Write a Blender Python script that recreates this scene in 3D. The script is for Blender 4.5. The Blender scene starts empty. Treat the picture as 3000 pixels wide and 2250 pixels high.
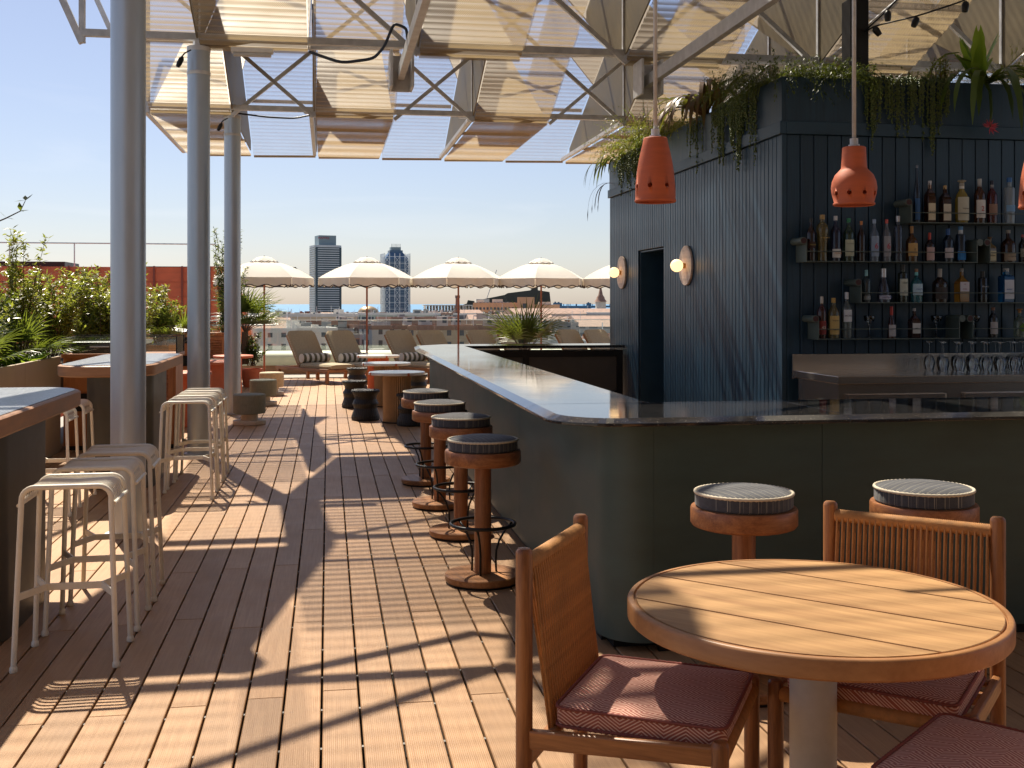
import bpy, math, random
from mathutils import Vector, Matrix, noise as mnoise
R = math.radians
random.seed(7)
sc = bpy.context.scene
col = sc.collection

# ---------------- camera ----------------
cd = bpy.data.cameras.new("camera"); cam = bpy.data.objects.new("camera", cd); col.objects.link(cam)
cam.location = (0, 0, 1.65); cam.rotation_euler = (R(90), 0, R(-9.43))
cd.sensor_width = 36; cd.lens = 39.0; cd.shift_y = -0.0783; cd.clip_start = .05; cd.clip_end = 90000
sc.camera = cam
# ---------------- light ----------------
SUN_EL, SUN_AZ = 54.0, -18.0
w = bpy.data.worlds.new("World"); sc.world = w; w.use_nodes = True
nt = w.node_tree; nt.nodes.clear()
bg = nt.nodes.new("ShaderNodeBackground"); out = nt.nodes.new("ShaderNodeOutputWorld")
sky = nt.nodes.new("ShaderNodeTexSky"); sky.sky_type = 'NISHITA'; sky.sun_disc = False
sky.sun_elevation = R(SUN_EL); sky.sun_rotation = R(SUN_AZ); sky.altitude = 40
sky.air_density = 1.0; sky.dust_density = .7; sky.ozone_density = 2.2
hs = nt.nodes.new('ShaderNodeHueSaturation'); hs.inputs['Saturation'].default_value = .84; nt.links.new(sky.outputs[0], hs.inputs['Color'])
mt = nt.nodes.new('ShaderNodeMix'); mt.data_type = 'RGBA'; mt.blend_type = 'MULTIPLY'; mt.inputs[0].default_value = 1; mt.inputs[7].default_value = (1.01, .98, 1.06, 1); nt.links.new(hs.outputs[0], mt.inputs[6]); wtc = nt.nodes.new('ShaderNodeTexCoord'); wmp = nt.nodes.new('ShaderNodeMapping'); wmp.inputs[3].default_value = (1.2, 1.2, 9); wn = nt.nodes.new('ShaderNodeTexNoise'); wn.inputs['Scale'].default_value = 2.2; wn.inputs['Detail'].default_value = 7; wn.inputs['Distortion'].default_value = .6
wr = nt.nodes.new('ShaderNodeMapRange'); wr.inputs[1].default_value = .52; wr.inputs[2].default_value = .8; wr.inputs[3].default_value = 0; wr.inputs[4].default_value = .22
wm = nt.nodes.new('ShaderNodeMix'); wm.data_type = 'RGBA'; wm.inputs[7].default_value = (11.5, 11.3, 11.2, 1)
nt.links.new(wtc.outputs['Generated'], wmp.inputs[0]); nt.links.new(wmp.outputs[0], wn.inputs[0]); nt.links.new(wn.outputs[0], wr.inputs[0]); nt.links.new(wr.outputs[0], wm.inputs[0]); nt.links.new(mt.outputs[2], wm.inputs[6]); nt.links.new(wm.outputs[2], bg.inputs[0]); nt.links.new(bg.outputs[0], out.inputs[0])
bg.inputs[1].default_value = 0.055
sd = bpy.data.lights.new("sun", 'SUN'); sd.energy = 4.7; sd.angle = R(.53); sd.color = (1, .9, .74)
so = bpy.data.objects.new("sun", sd); col.objects.link(so)
sdir = Vector((math.sin(R(SUN_AZ))*math.cos(R(SUN_EL)), math.cos(R(SUN_AZ))*math.cos(R(SUN_EL)), math.sin(R(SUN_EL))))
so.rotation_euler = sdir.to_track_quat('Z', 'Y').to_euler()
sc.view_settings.view_transform = 'Standard'; sc.view_settings.look = 'None'
sc.view_settings.exposure = 0.95; sc.view_settings.gamma = 1; sc.view_settings.use_curve_mapping = False

# ---------------- helpers ----------------
class MB:
    def __init__(s): s.v = []; s.f = []; s.mi = []; s.cm = 0
    def add(s, vs, fs):
        b = len(s.v); s.v += [tuple(p) for p in vs]
        for f in fs: s.f.append(tuple(i+b for i in f)); s.mi.append(s.cm)
        return s
    def box(s, x0, x1, y0, y1, z0, z1, M=None):
        vs = [(x, y, z) for z in (z0, z1) for y in (y0, y1) for x in (x0, x1)]
        if M: vs = [M @ Vector(p) for p in vs]
        return s.add(vs, [(0,2,3,1),(4,5,7,6),(0,1,5,4),(2,6,7,3),(0,4,6,2),(1,3,7,5)])
    def cbox(s, c, d, M=None):
        return s.box(c[0]-d[0]/2, c[0]+d[0]/2, c[1]-d[1]/2, c[1]+d[1]/2, c[2]-d[2]/2, c[2]+d[2]/2, M)
    def beam(s, p, q, a, b=None):
        b = b or a; p = Vector(p); q = Vector(q); d = (q-p); L = d.length; d.normalize()
        up = Vector((0,0,1)) if abs(d.z) < .95 else Vector((0,1,0))
        r = d.cross(up).normalized(); u = r.cross(d)
        M = Matrix((( r.x, d.x, u.x, p.x),(r.y, d.y, u.y, p.y),(r.z, d.z, u.z, p.z),(0,0,0,1)))
        return s.box(-a/2, a/2, 0, L, -b/2, b/2, M)
    def tube(s, path, r, n=8, closed=False, cap=True):
        P = [Vector(p) for p in path]; m = len(P)
        rs = r if isinstance(r, (list, tuple)) else [r]*m
        vs = []; ref = None
        for i in range(m):
            if closed: t = P[(i+1) % m]-P[i-1]
            else: t = P[min(i+1, m-1)]-P[max(i-1, 0)]
            if t.length < 1e-9: t = Vector((0,0,1))
            t.normalize()
            if ref is None: ref = Vector((0,0,1)) if abs(t.z) < .9 else Vector((1,0,0))
            a = t.cross(ref).normalized(); b = a.cross(t).normalized(); ref = b
            for k in range(n):
                an = 2*math.pi*k/n; vs.append(P[i]+(a*math.cos(an)+b*math.sin(an))*rs[i])
        fs = []
        for i in range(m if closed else m-1):
            for k in range(n):
                j = (i+1) % m
                fs.append((i*n+k, i*n+(k+1) % n, j*n+(k+1) % n, j*n+k))
        if cap and not closed: fs += [tuple(range(n-1, -1, -1)), tuple(range((m-1)*n, m*n))]
        return s.add(vs, fs)
    def lathe(s, prof, n=24, c=(0,0,0), cap=True, a0=0., M=None):
        vs = []
        for r, z in prof:
            for k in range(n):
                an = a0+2*math.pi*k/n; p = Vector((c[0]+r*math.cos(an), c[1]+r*math.sin(an), c[2]+z))
                vs.append(M @ p if M else p)
        fs = []
        for i in range(len(prof)-1):
            for k in range(n): fs.append((i*n+k, i*n+(k+1) % n, (i+1)*n+(k+1) % n, (i+1)*n+k))
        if cap: fs += [tuple(range(n-1, -1, -1)), tuple(range((len(prof)-1)*n, len(prof)*n))]
        return s.add(vs, fs)
    def prism(s, pts, z0, z1):
        n = len(pts); vs = [(x, y, z0) for x, y in pts]+[(x, y, z1) for x, y in pts]
        fs = [tuple(range(n-1, -1, -1)), tuple(range(n, 2*n))]+[(i, (i+1) % n, n+(i+1) % n, n+i) for i in range(n)]
        return s.add(vs, fs)
    def loops(s, L, caps=(True, True)):
        n = len(L[0]); vs = [p for l in L for p in l]; fs = []
        for i in range(len(L)-1):
            for k in range(n): fs.append((i*n+k, i*n+(k+1) % n, (i+1)*n+(k+1) % n, (i+1)*n+k))
        if caps[0]: fs.append(tuple(range(n-1, -1, -1)))
        if caps[1]: fs.append(tuple(range((len(L)-1)*n, len(L)*n)))
        return s.add(vs, fs)
    def mesh(s, name, mats, smooth=False):
        me = bpy.data.meshes.new(name); me.from_pydata(s.v, [], s.f)
        for m in (mats if isinstance(mats, (list, tuple)) else [mats]): me.materials.append(m)
        if any(s.mi): me.polygons.foreach_set("material_index", s.mi)
        if smooth: me.polygons.foreach_set("use_smooth", [True]*len(s.f))
        me.update(); return me
    def build(s, name, mats, parent=None, smooth=False, bevel=0, seg=2, loc=None):
        return link(s.mesh(name, mats, smooth), name, parent, smooth, bevel, seg, loc)
def link(me, name, parent=None, smooth=False, bevel=0, seg=2, loc=None):
    o = bpy.data.objects.new(name, me); col.objects.link(o)
    if parent is not None: o.parent = parent
    if loc is not None: o.location = loc
    if bevel:
        b = o.modifiers.new("bevel", 'BEVEL'); b.width = bevel; b.segments = seg; b.limit_method = 'ANGLE'; b.angle_limit = R(40)
    if smooth == 'a':
        me.set_sharp_from_angle(angle=R(38))
    return o
def tag(o, label=None, cat=None, group=None, kind=None):
    if label: o['label'] = label
    if cat: o['category'] = cat
    if group: o['group'] = group
    if kind: o['kind'] = kind
    return o
def thing(name, label, cat, loc=(0,0,0), rz=0, group=None):
    o = bpy.data.objects.new(name, None); col.objects.link(o); o.empty_display_size = .1
    o.location = loc; o.rotation_euler = (0, 0, rz); return tag(o, label, cat, group)
def kids(o): return [c for c in list(bpy.data.objects) if c.parent == o]
def copy_tree(o, parent=None, label=None, loc=None, rz=None, ch=None):
    c = o.copy(); col.objects.link(c)
    if parent is not None: c.parent = parent
    if label: c['label'] = label
    if loc is not None: c.location = loc
    if rz is not None: c.rotation_euler = (0, 0, rz)
    for k in TREE(o): copy_tree(k, c)
    return c
_tree = {}
def TREE(o):
    return [x for x in o.children]
def struct(o): o['kind'] = 'structure'; return o

# ---------------- materials ----------------
def _n(nt, t, **k):
    n = nt.nodes.new(t)
    for a, b in k.items(): setattr(n, a, b)
    return n
def base(name):
    m = bpy.data.materials.new(name); m.use_nodes = True; nt = m.node_tree
    p = nt.nodes['Principled BSDF']; return m, nt, p
def lin(c): return c+(1,) if len(c) == 3 else c
def mth(nt, op, a, b=None, c=None):
    n = _n(nt, 'ShaderNodeMath', operation=op)
    for i, x in enumerate((a, b, c)):
        if x is None: continue
        if isinstance(x, (int, float)): n.inputs[i].default_value = x
        else: nt.links.new(x, n.inputs[i])
    return n.outputs[0]
def mixc(nt, f, a, b, mode='MIX'):
    n = _n(nt, 'ShaderNodeMix', data_type='RGBA', blend_type=mode)
    for i, x in ((0, f), (6, a), (7, b)):
        if isinstance(x, (int, float)): n.inputs[i].default_value = x
        elif isinstance(x, tuple): n.inputs[i].default_value = lin(x)
        else: nt.links.new(x, n.inputs[i])
    return n.outputs[2]
def coords(nt, scale=(1,1,1), kind='Object', rot=(0,0,0)):
    tc = _n(nt, 'ShaderNodeTexCoord'); mp = _n(nt, 'ShaderNodeMapping'); mp.inputs[3].default_value = scale; mp.inputs[2].default_value = rot
    nt.links.new(tc.outputs[kind], mp.inputs[0]); return mp.outputs[0]
def nz(nt, vec, scale, detail=4, rough=.55, dist=0):
    n = _n(nt, 'ShaderNodeTexNoise'); n.inputs['Scale'].default_value = scale; n.inputs['Detail'].default_value = detail
    n.inputs['Roughness'].default_value = rough; n.inputs['Distortion'].default_value = dist; nt.links.new(vec, n.inputs[0]); return n.outputs[0]
def ramp(nt, fac, a, b, c0=0., c1=1.):
    n = _n(nt, 'ShaderNodeMapRange'); n.inputs[1].default_value = a; n.inputs[2].default_value = b; n.inputs[3].default_value = c0; n.inputs[4].default_value = c1
    nt.links.new(fac, n.inputs[0]); return n.outputs[0]
def bump(nt, p, h, strength=.3, dist=.01):
    b = _n(nt, 'ShaderNodeBump'); b.inputs['Strength'].default_value = strength; b.inputs['Distance'].default_value = dist
    nt.links.new(h, b.inputs['Height']); nt.links.new(b.outputs[0], p.inputs['Normal'])
def scalec(c, k): return tuple(min(1, x*k) for x in c[:3])
def M(name, c, rough=.5, metal=0, var=.12, ns=6, st=(1,1,1), b=.0, bs=80, bd=.004, rnd=0, spec=None, coat=0, rv=.1, kind='Object'):
    m, nt, p = base(name)
    v = coords(nt, st, kind); f = nz(nt, v, ns, 5, .6)
    cc = mixc(nt, ramp(nt, f, .3, .7), scalec(c, 1-var), scalec(c, 1+var))
    if rnd:
        oi = _n(nt, 'ShaderNodeObjectInfo'); k = ramp(nt, oi.outputs['Random'], 0, 1, 1-rnd, 1+rnd)
        hv = _n(nt, 'ShaderNodeHueSaturation'); nt.links.new(k, hv.inputs['Value']); nt.links.new(cc, hv.inputs['Color']); cc = hv.outputs[0]
    nt.links.new(cc, p.inputs['Base Color'])
    nt.links.new(ramp(nt, f, .3, .7, max(0, rough-rv*rough), min(1, rough+rv*rough)), p.inputs['Roughness'])
    p.inputs['Metallic'].default_value = metal
    if spec is not None: p.inputs['Specular IOR Level'].default_value = spec
    p.inputs['Coat Weight'].default_value = coat; p.inputs['Coat Roughness'].default_value = .15
    if b: bump(nt, p, nz(nt, v, bs, 3), b, bd)
    return m
def wood(name, c, dark, axis='x', rough=.42, sc_=1., rnd=.08, coat=.15, b=.15):
    m, nt, p = base(name)
    s = {'x': (1.2, 14, 14), 'y': (14, 1.2, 14), 'z': (14, 14, 1.2)}[axis]
    v = coords(nt, tuple(k*sc_ for k in s))
    oi = _n(nt, 'ShaderNodeObjectInfo')
    ad = _n(nt, 'ShaderNodeVectorMath', operation='ADD'); nt.links.new(v, ad.inputs[0])
    ml = _n(nt, 'ShaderNodeVectorMath', operation='SCALE'); ml.inputs[0].default_value = (7, 5, 3); nt.links.new(mth(nt, 'MULTIPLY', oi.outputs['Random'], 9.), ml.inputs['Scale'])
    nt.links.new(ml.outputs[0], ad.inputs[1]); v = ad.outputs[0]
    f1 = nz(nt, v, 1.1, 6, .65, .6); f2 = nz(nt, v, 6, 3, .6, .2)
    f = mth(nt, 'ADD', mth(nt, 'MULTIPLY', f1, .7), mth(nt, 'MULTIPLY', f2, .3))
    cc = mixc(nt, ramp(nt, f, .36, .62), dark, c)
    k = ramp(nt, oi.outputs['Random'], 0, 1, 1-rnd, 1+rnd)
    hv = _n(nt, 'ShaderNodeHueSaturation'); nt.links.new(k, hv.inputs['Value']); nt.links.new(cc, hv.inputs['Color'])
    nt.links.new(hv.outputs[0], p.inputs['Base Color'])
    nt.links.new(ramp(nt, f, .3, .7, rough+.08, rough-.06), p.inputs['Roughness']); p.inputs['Coat Weight'].default_value = coat; p.inputs['Coat Roughness'].default_value = .3
    if b: bump(nt, p, f2, b, .002)
    return m
def glassm(name, c=(1,1,1), rough=.02, alpha=.82, tint=(.95,.97,.97)):
    m, nt, p = base(name); o = nt.nodes['Material Output']
    tr = _n(nt, 'ShaderNodeBsdfTransparent'); tr.inputs[0].default_value = lin(tint)
    gl = _n(nt, 'ShaderNodeBsdfGlossy'); gl.inputs['Roughness'].default_value = rough; gl.inputs[0].default_value = lin(c)
    fr = _n(nt, 'ShaderNodeFresnel'); fr.inputs[0].default_value = 1.45
    f = mth(nt, 'ADD', mth(nt, 'MULTIPLY', fr.outputs[0], 1.0), 1-alpha-.15 if alpha < .85 else 0.02)
    mx = _n(nt, 'ShaderNodeMixShader'); nt.links.new(f, mx.inputs[0]); nt.links.new(tr.outputs[0], mx.inputs[1]); nt.links.new(gl.outputs[0], mx.inputs[2])
    nt.links.new(mx.outputs[0], o.inputs[0]); return m
def perf(name, c, tmin, tmax, pitch=.11, tlw=.1):
    """perforated corrugated metal sheet: fine holes let light and view through"""
    m, nt, p = base(name); o = nt.nodes['Material Output']
    tc = _n(nt, 'ShaderNodeTexCoord'); sp = _n(nt, 'ShaderNodeSeparateXYZ'); nt.links.new(tc.outputs['Object'], sp.inputs[0])
    X, Y = sp.outputs[0], sp.outputs[1]
    sw = mth(nt, 'ADD', mth(nt, 'MULTIPLY', mth(nt, 'SINE', mth(nt, 'MULTIPLY', Y, 2*math.pi/pitch)), .5), .5)
    hx = mth(nt, 'SINE', mth(nt, 'MULTIPLY', X, 2*math.pi/.02)); hy = mth(nt, 'SINE', mth(nt, 'MULTIPLY', Y, 2*math.pi/.02))
    hole = ramp(nt, mth(nt, 'MULTIPLY', hx, hy), -.35, .35, -.28, .28)
    big = nz(nt, tc.outputs['Object'], .9, 3)
    t = mth(nt, 'ADD', mth(nt, 'ADD', ramp(nt, sw, 0, 1, tmin, tmax), hole), ramp(nt, big, .3, .7, -.06, .06))
    n = _n(nt, 'ShaderNodeClamp'); nt.links.new(t, n.inputs[0]); n.inputs[1].default_value = .02; n.inputs[2].default_value = .97
    st = nz(nt, coords(nt, (.6, 6, 1)), 2.5, 4)
    cc = mixc(nt, ramp(nt, st, .35, .7), scalec(c, .92), scalec(c, 1.08))
    nt.links.new(cc, p.inputs['Base Color']); p.inputs['Roughness'].default_value = .55; p.inputs['Metallic'].default_value = 0.
    tl = _n(nt, 'ShaderNodeBsdfTranslucent'); nt.links.new(cc, tl.inputs[0])
    m1 = _n(nt, 'ShaderNodeMixShader'); m1.inputs[0].default_value = tlw; nt.links.new(p.outputs[0], m1.inputs[1]); nt.links.new(tl.outputs[0], m1.inputs[2])
    tr = _n(nt, 'ShaderNodeBsdfTransparent')
    mx = _n(nt, 'ShaderNodeMixShader'); nt.links.new(n.outputs[0], mx.inputs[0]); nt.links.new(m1.outputs[0], mx.inputs[1]); nt.links.new(tr.outputs[0], mx.inputs[2])
    nt.links.new(mx.outputs[0], o.inputs[0]); return m
def leafm(name, c, c2, tl=.45, rough=.4):
    m, nt, p = base(name); o = nt.nodes['Material Output']
    g = _n(nt, 'ShaderNodeNewGeometry')
    cc = mixc(nt, g.outputs['Random Per Island'], c, c2)
    nt.links.new(cc, p.inputs['Base Color']); p.inputs['Roughness'].default_value = rough
    t = _n(nt, 'ShaderNodeBsdfTranslucent'); nt.links.new(mixc(nt, .5, cc, (.5, .6, .05), 'MIX'), t.inputs[0])
    mx = _n(nt, 'ShaderNodeMixShader'); mx.inputs[0].default_value = tl
    nt.links.new(p.outputs[0], mx.inputs[1]); nt.links.new(t.outputs[0], mx.inputs[2]); nt.links.new(mx.outputs[0], o.inputs[0]); return m
def canvasm(name, c, tl=.35):
    m = M(name, c, .9, 0, .05, 5, b=.3, bs=30, bd=.004); nt = m.node_tree; p = nt.nodes['Principled BSDF']; o = nt.nodes['Material Output']
    t = _n(nt, 'ShaderNodeBsdfTranslucent'); t.inputs[0].default_value = lin(scalec(c, 1.0)); mx = _n(nt, 'ShaderNodeMixShader'); mx.inputs[0].default_value = tl
    nt.links.new(p.outputs[0], mx.inputs[1]); nt.links.new(t.outputs[0], mx.inputs[2]); nt.links.new(mx.outputs[0], o.inputs[0]); return m
def stripes(name, axis, period, seq, bg_, rough=.85, b=.2):
    """woven stripes along one object axis; seq = [(start,end,colour)] in 0..1 of the period"""
    m, nt, p = base(name); tc = _n(nt, 'ShaderNodeTexCoord'); sp = _n(nt, 'ShaderNodeSeparateXYZ'); nt.links.new(tc.outputs['Object'], sp.inputs[0])
    x = mth(nt, 'FRACT', mth(nt, 'ADD', mth(nt, 'DIVIDE', sp.outputs[axis], period), 50))
    f0 = nz(nt, tc.outputs['Object'], 60, 2)
    cc = mixc(nt, ramp(nt, f0, .3, .7), scalec(bg_, .85), scalec(bg_, 1.15))
    for a, e, c in seq:
        s = mth(nt, 'MULTIPLY', mth(nt, 'GREATER_THAN', x, a), mth(nt, 'LESS_THAN', x, e)); cc = mixc(nt, s, cc, c)
    nt.links.new(cc, p.inputs['Base Color']); p.inputs['Roughness'].default_value = rough
    p.inputs['Sheen Weight'].default_value = .2
    bump(nt, p, nz(nt, tc.outputs['Object'], 180, 2), b, .002); return m
def diamonds(name, ca, cb, tile=.12):
    m, nt, p = base(name); tc = _n(nt, 'ShaderNodeTexCoord'); sp = _n(nt, 'ShaderNodeSeparateXYZ'); nt.links.new(tc.outputs['Object'], sp.inputs[0])
    xs = mth(nt, 'DIVIDE', sp.outputs[0], tile); zz = mth(nt, 'MULTIPLY', sp.outputs[2], 1.2)
    ys = mth(nt, 'DIVIDE', mth(nt, 'ADD', sp.outputs[1], zz), tile*.8)
    row = mth(nt, 'FLOOR', ys)
    xo = mth(nt, 'ADD', xs, mth(nt, 'MULTIPLY', row, .5))
    fx = mth(nt, 'ABSOLUTE', mth(nt, 'SUBTRACT', mth(nt, 'FRACT', mth(nt, 'ADD', xo, 50)), .5))
    fy = mth(nt, 'ABSOLUTE', mth(nt, 'SUBTRACT', mth(nt, 'FRACT', mth(nt, 'ADD', ys, 50)), .5))
    d = mth(nt, 'ADD', fx, fy)
    inside = mth(nt, 'LESS_THAN', d, .5)
    d2 = mth(nt, 'MULTIPLY_ADD', inside, 0, d)
    l = mth(nt, 'GREATER_THAN', mth(nt, 'FRACT', mth(nt, 'MULTIPLY', d2, 8.0)), .6)
    wob = nz(nt, tc.outputs['Object'], 40, 2)
    cc = mixc(nt, l, mixc(nt, wob, scalec(ca, .8), scalec(ca, 1.2)), cb)
    nt.links.new(cc, p.inputs['Base Color']); p.inputs['Roughness'].default_value = .85; p.inputs['Sheen Weight'].default_value = .25
    bump(nt, p, nz(nt, tc.outputs['Object'], 300, 2), .25, .002); return m

WOOD = dict(
 tx=wood('teak_x', (.46,.2,.065), (.2,.075,.022), 'x', .45, 1.4), ty=wood('teak_y', (.46,.2,.065), (.2,.075,.022), 'y', .45, 1.4), tz=wood('teak_z', (.42,.175,.055), (.16,.055,.018), 'z', .45, 1.7),
 light=wood('pale_teak', (.56,.325,.14), (.33,.165,.06), 'x', .5, .6, .09, .08),
 iroko=wood('iroko', (.44,.18,.065), (.2,.066,.024), 'x', .45, 1.6, .1), irokz=wood('iroko_z', (.44,.18,.065), (.2,.066,.024), 'z', .45, 1.6, .1))
# ---------------- more materials ----------------
def deckmat():
    m, nt, p = base('deck_board'); v = coords(nt, (30, 1.0, 1)); v2 = coords(nt, (1, 1, 1)); oi = _n(nt, 'ShaderNodeObjectInfo')
    off = _n(nt, 'ShaderNodeVectorMath', operation='ADD'); nt.links.new(v, off.inputs[0]); cb = _n(nt, 'ShaderNodeCombineXYZ'); nt.links.new(mth(nt, 'MULTIPLY', oi.outputs['Random'], 40.), cb.inputs[1]); nt.links.new(cb.outputs[0], off.inputs[1])
    f = nz(nt, off.outputs[0], 2.5, 5, .65); g = nz(nt, v2, 1.6, 5, .6)
    cc = mixc(nt, ramp(nt, f, .3, .7), (.37,.195,.085), (.51,.30,.15)); cc = mixc(nt, ramp(nt, g, .35, .7, 0, .5), cc, (.40,.235,.125))
    sm = nz(nt, coords(nt, (1, 1, 1)), 14, 2); cc = mixc(nt, ramp(nt, sm, .66, .78, 0, .4), cc, (.16,.11,.08)); wl = nz(nt, coords(nt, (.5, .5, 1)), 3, 4, .7); cc = mixc(nt, ramp(nt, wl, .42, .68, 0, .28), cc, (.21,.135,.085))
    hv = _n(nt, 'ShaderNodeHueSaturation'); nt.links.new(ramp(nt, oi.outputs['Random'], 0, 1, .86, 1.12), hv.inputs['Value']); nt.links.new(cc, hv.inputs['Color'])
    nt.links.new(hv.outputs[0], p.inputs['Base Color']); nt.links.new(ramp(nt, g, .3, .7, .42, .6), p.inputs['Roughness'])
    sp = _n(nt, 'ShaderNodeSeparateXYZ'); tc = _n(nt, 'ShaderNodeTexCoord'); nt.links.new(tc.outputs['Object'], sp.inputs[0])
    gr = mth(nt, 'SINE', mth(nt, 'MULTIPLY', sp.outputs[0], 2*math.pi/.0075))
    h = mth(nt, 'ADD', mth(nt, 'MULTIPLY', gr, .5), f); bump(nt, p, h, .35, .0016); return m
DECK = deckmat()
BLACK = M('black_metal', (.012,.012,.013), .4, .3, .2); VOID = M('dark_void', (.01,.009,.008), .9)
STEEL = M('galvanised_steel', (.60,.61,.62), .45, .12, .18, 9, b=.05, rnd=.12)
COLM = M('silver_paint', (.50,.575,.66), .38, .45, .08, 3, (3,3,.4), b=.12, bs=220, bd=.002, rv=.15)
NAVY = M('navy_board', (.015,.046,.080), .40, 0, .25, 4, (12,12,.7), b=.25, bs=30, bd=.0015, rnd=.16, rv=.2, spec=.5)
NAVYT = M('navy_trim', (.018,.052,.086), .45, 0, .2, 3, b=.1)
PANEL = M('grey_green_panel', (.050,.082,.072), .5, 0, .16, 2.2, (1,1,3), b=.15, bs=90, bd=.001, rnd=.04)
CREAM = M('cream_powder_coat', (.86,.80,.68), .45, 0, .05, 20, b=.08, bs=400, bd=.001)
TERRA = M('terracotta_glaze', (.56,.13,.05), .62, 0, .1, 5, (1,1,9), b=.2, bs=60, bd=.001)
TERRI = M('terracotta_inside', (.45,.09,.04), .7)
CORAL = M('coral_concrete', (.55,.16,.08), .6, 0, .1, 6)
STAIN = M('brushed_steel', (.62,.57,.52), .2, .9, .02, 30, (.2,14,14), rv=.06)
ROPE = M('paper_cord', (.50,.24,.085), .8, 0, .25, 30, b=.4, bs=160, bd=.003); ROPEC = M('cream_rope', (.68,.6,.46), .85, 0, .1, 60)
GREYCUSH = stripes('grey_striped_fabric', 0, .062, [(.1,.135,(.3,.28,.23)),(.2,.22,(.27,.25,.2)),(.6,.63,(.32,.29,.22)),(.78,.8,(.2,.19,.17))], (.062,.065,.075))
REDGEO = diamonds('red_geometric_weave', (.36,.095,.06), (.72,.47,.36))
KHAKI = M('khaki_canvas', (.40,.335,.225), .9, 0, .1, 30, b=.25, bs=90)
STRIPE = stripes('cream_olive_stripe', 1, .128, [(0,.5,(.74,.7,.62))], (.13,.115,.065))
SAGE = M('sage_fabric', (.24,.25,.2), .9, 0, .15, 20, (3,3,1), b=.3, bs=120); SAND = M('sand_fabric', (.5,.42,.3), .9, 0, .12, 20, b=.3, bs=120)
STONE = M('pale_stone', (.62,.55,.45), .6, 0, .1, 12); 
WICK = M('black_wicker', (.012,.011,.011), .42, 0, .5, 60, (1,1,2), b=.9, bs=70, bd=.01)
MARB = M('pale_marble', (.72,.72,.7), .15, 0, .14, 5, rv=.05); TRAV = M('travertine_disc', (.62,.47,.38), .5, 0, .25, 4, (1,1,4), b=.1)
FLUTE = M('fluted_beige', (.46,.29,.15), .6, 0, .1, 8); 
PAVE = None
def counter_mat():
    m, nt, p = base('black_terrazzo'); v = coords(nt); vo = _n(nt, 'ShaderNodeTexVoronoi'); vo.inputs['Scale'].default_value = 105; nt.links.new(v, vo.inputs[0])
    s = mth(nt, 'LESS_THAN', vo.outputs['Distance'], .17); sel = _n(nt, 'ShaderNodeSeparateColor'); nt.links.new(vo.outputs['Color'], sel.inputs[0])
    s = mth(nt, 'MULTIPLY', s, mth(nt, 'GREATER_THAN', sel.outputs[0], .45))
    c = mixc(nt, sel.outputs[1], (.55,.5,.42), (.2,.15,.1)); cc = mixc(nt, s, mixc(nt, nz(nt, v, 9), (.012,.012,.013), (.03,.028,.028)), c)
    nt.links.new(cc, p.inputs['Base Color']); nt.links.new(ramp(nt, nz(nt, v, 2.5, 5), .3, .7, .045, .1), p.inputs['Roughness']); p.inputs['Specular IOR Level'].default_value = .75
    bump(nt, p, nz(nt, v, 3, 2), .03, .01); return m
TERRAZZO = counter_mat()
def tilemat():
    m, nt, p = base('grey_mosaic'); v = coords(nt, (1,1,1), rot=(0,0,R(90))); b = _n(nt, 'ShaderNodeTexBrick'); nt.links.new(v, b.inputs[0])
    b.inputs['Color1'].default_value = (.33,.36,.4,1); b.inputs['Color2'].default_value = (.22,.25,.29,1); b.inputs['Mortar'].default_value = (.09,.09,.09,1)
    b.inputs['Scale'].default_value = 10; b.inputs['Mortar Size'].default_value = .03; b.inputs['Brick Width'].default_value = .6; b.inputs['Row Height'].default_value = .2
    nt.links.new(b.outputs[0], p.inputs['Base Color']); p.inputs['Roughness'].default_value = .3; bump(nt, p, mth(nt, 'SUBTRACT', 1, b.outputs['Fac']), .5, .002); return m
TILE = tilemat()
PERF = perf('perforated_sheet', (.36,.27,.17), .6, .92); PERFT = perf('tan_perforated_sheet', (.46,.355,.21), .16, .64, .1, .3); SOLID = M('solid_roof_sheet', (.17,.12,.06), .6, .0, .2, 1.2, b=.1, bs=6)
SIDEM = M('roof_side_sheet', (.17,.135,.075), .5, .1, .25, 1.3)
GLASS = glassm('clear_glass'); GREENG = glassm('balustrade_glass', tint=(.955,.985,.97))
GLOBE = bpy.data.materials.new('lit_globe'); GLOBE.use_nodes = True
_p = GLOBE.node_tree.nodes['Principled BSDF']; _p.inputs['Emission Color'].default_value = (1,.62,.28,1); _p.inputs['Emission Strength'].default_value = 1.0; _p.inputs['Base Color'].default_value = (.9,.8,.65,1); _p.inputs['Roughness'].default_value = .3
BRASS = M('brass', (.6,.35,.12), .3, .9); WHITE = M('white_metal', (.75,.74,.71), .4); GREYP = M('grey_plastic', (.55,.55,.54), .5)
LEAF = leafm('sunny_leaf', (.09,.105,.02), (.27,.23,.06), .5, .3); LEAFD = leafm('dark_leaf', (.018,.04,.012), (.05,.08,.02), .3); LEAFL = leafm('lime_leaf', (.12,.26,.02), (.22,.36,.04), .5)
PEARL = leafm('pearl_leaf', (.07,.12,.03), (.16,.2,.06), .15, .35); BROM = leafm('brown_red_leaf', (.07,.03,.02), (.13,.06,.035), .25); BARK = M('stem_bark', (.10,.065,.04), .85)
PALML = leafm('palm_leaf', (.035,.075,.015), (.09,.14,.03), .35); PINK = leafm('pink_flower', (.6,.05,.12), (.75,.1,.2), .4)

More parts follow.
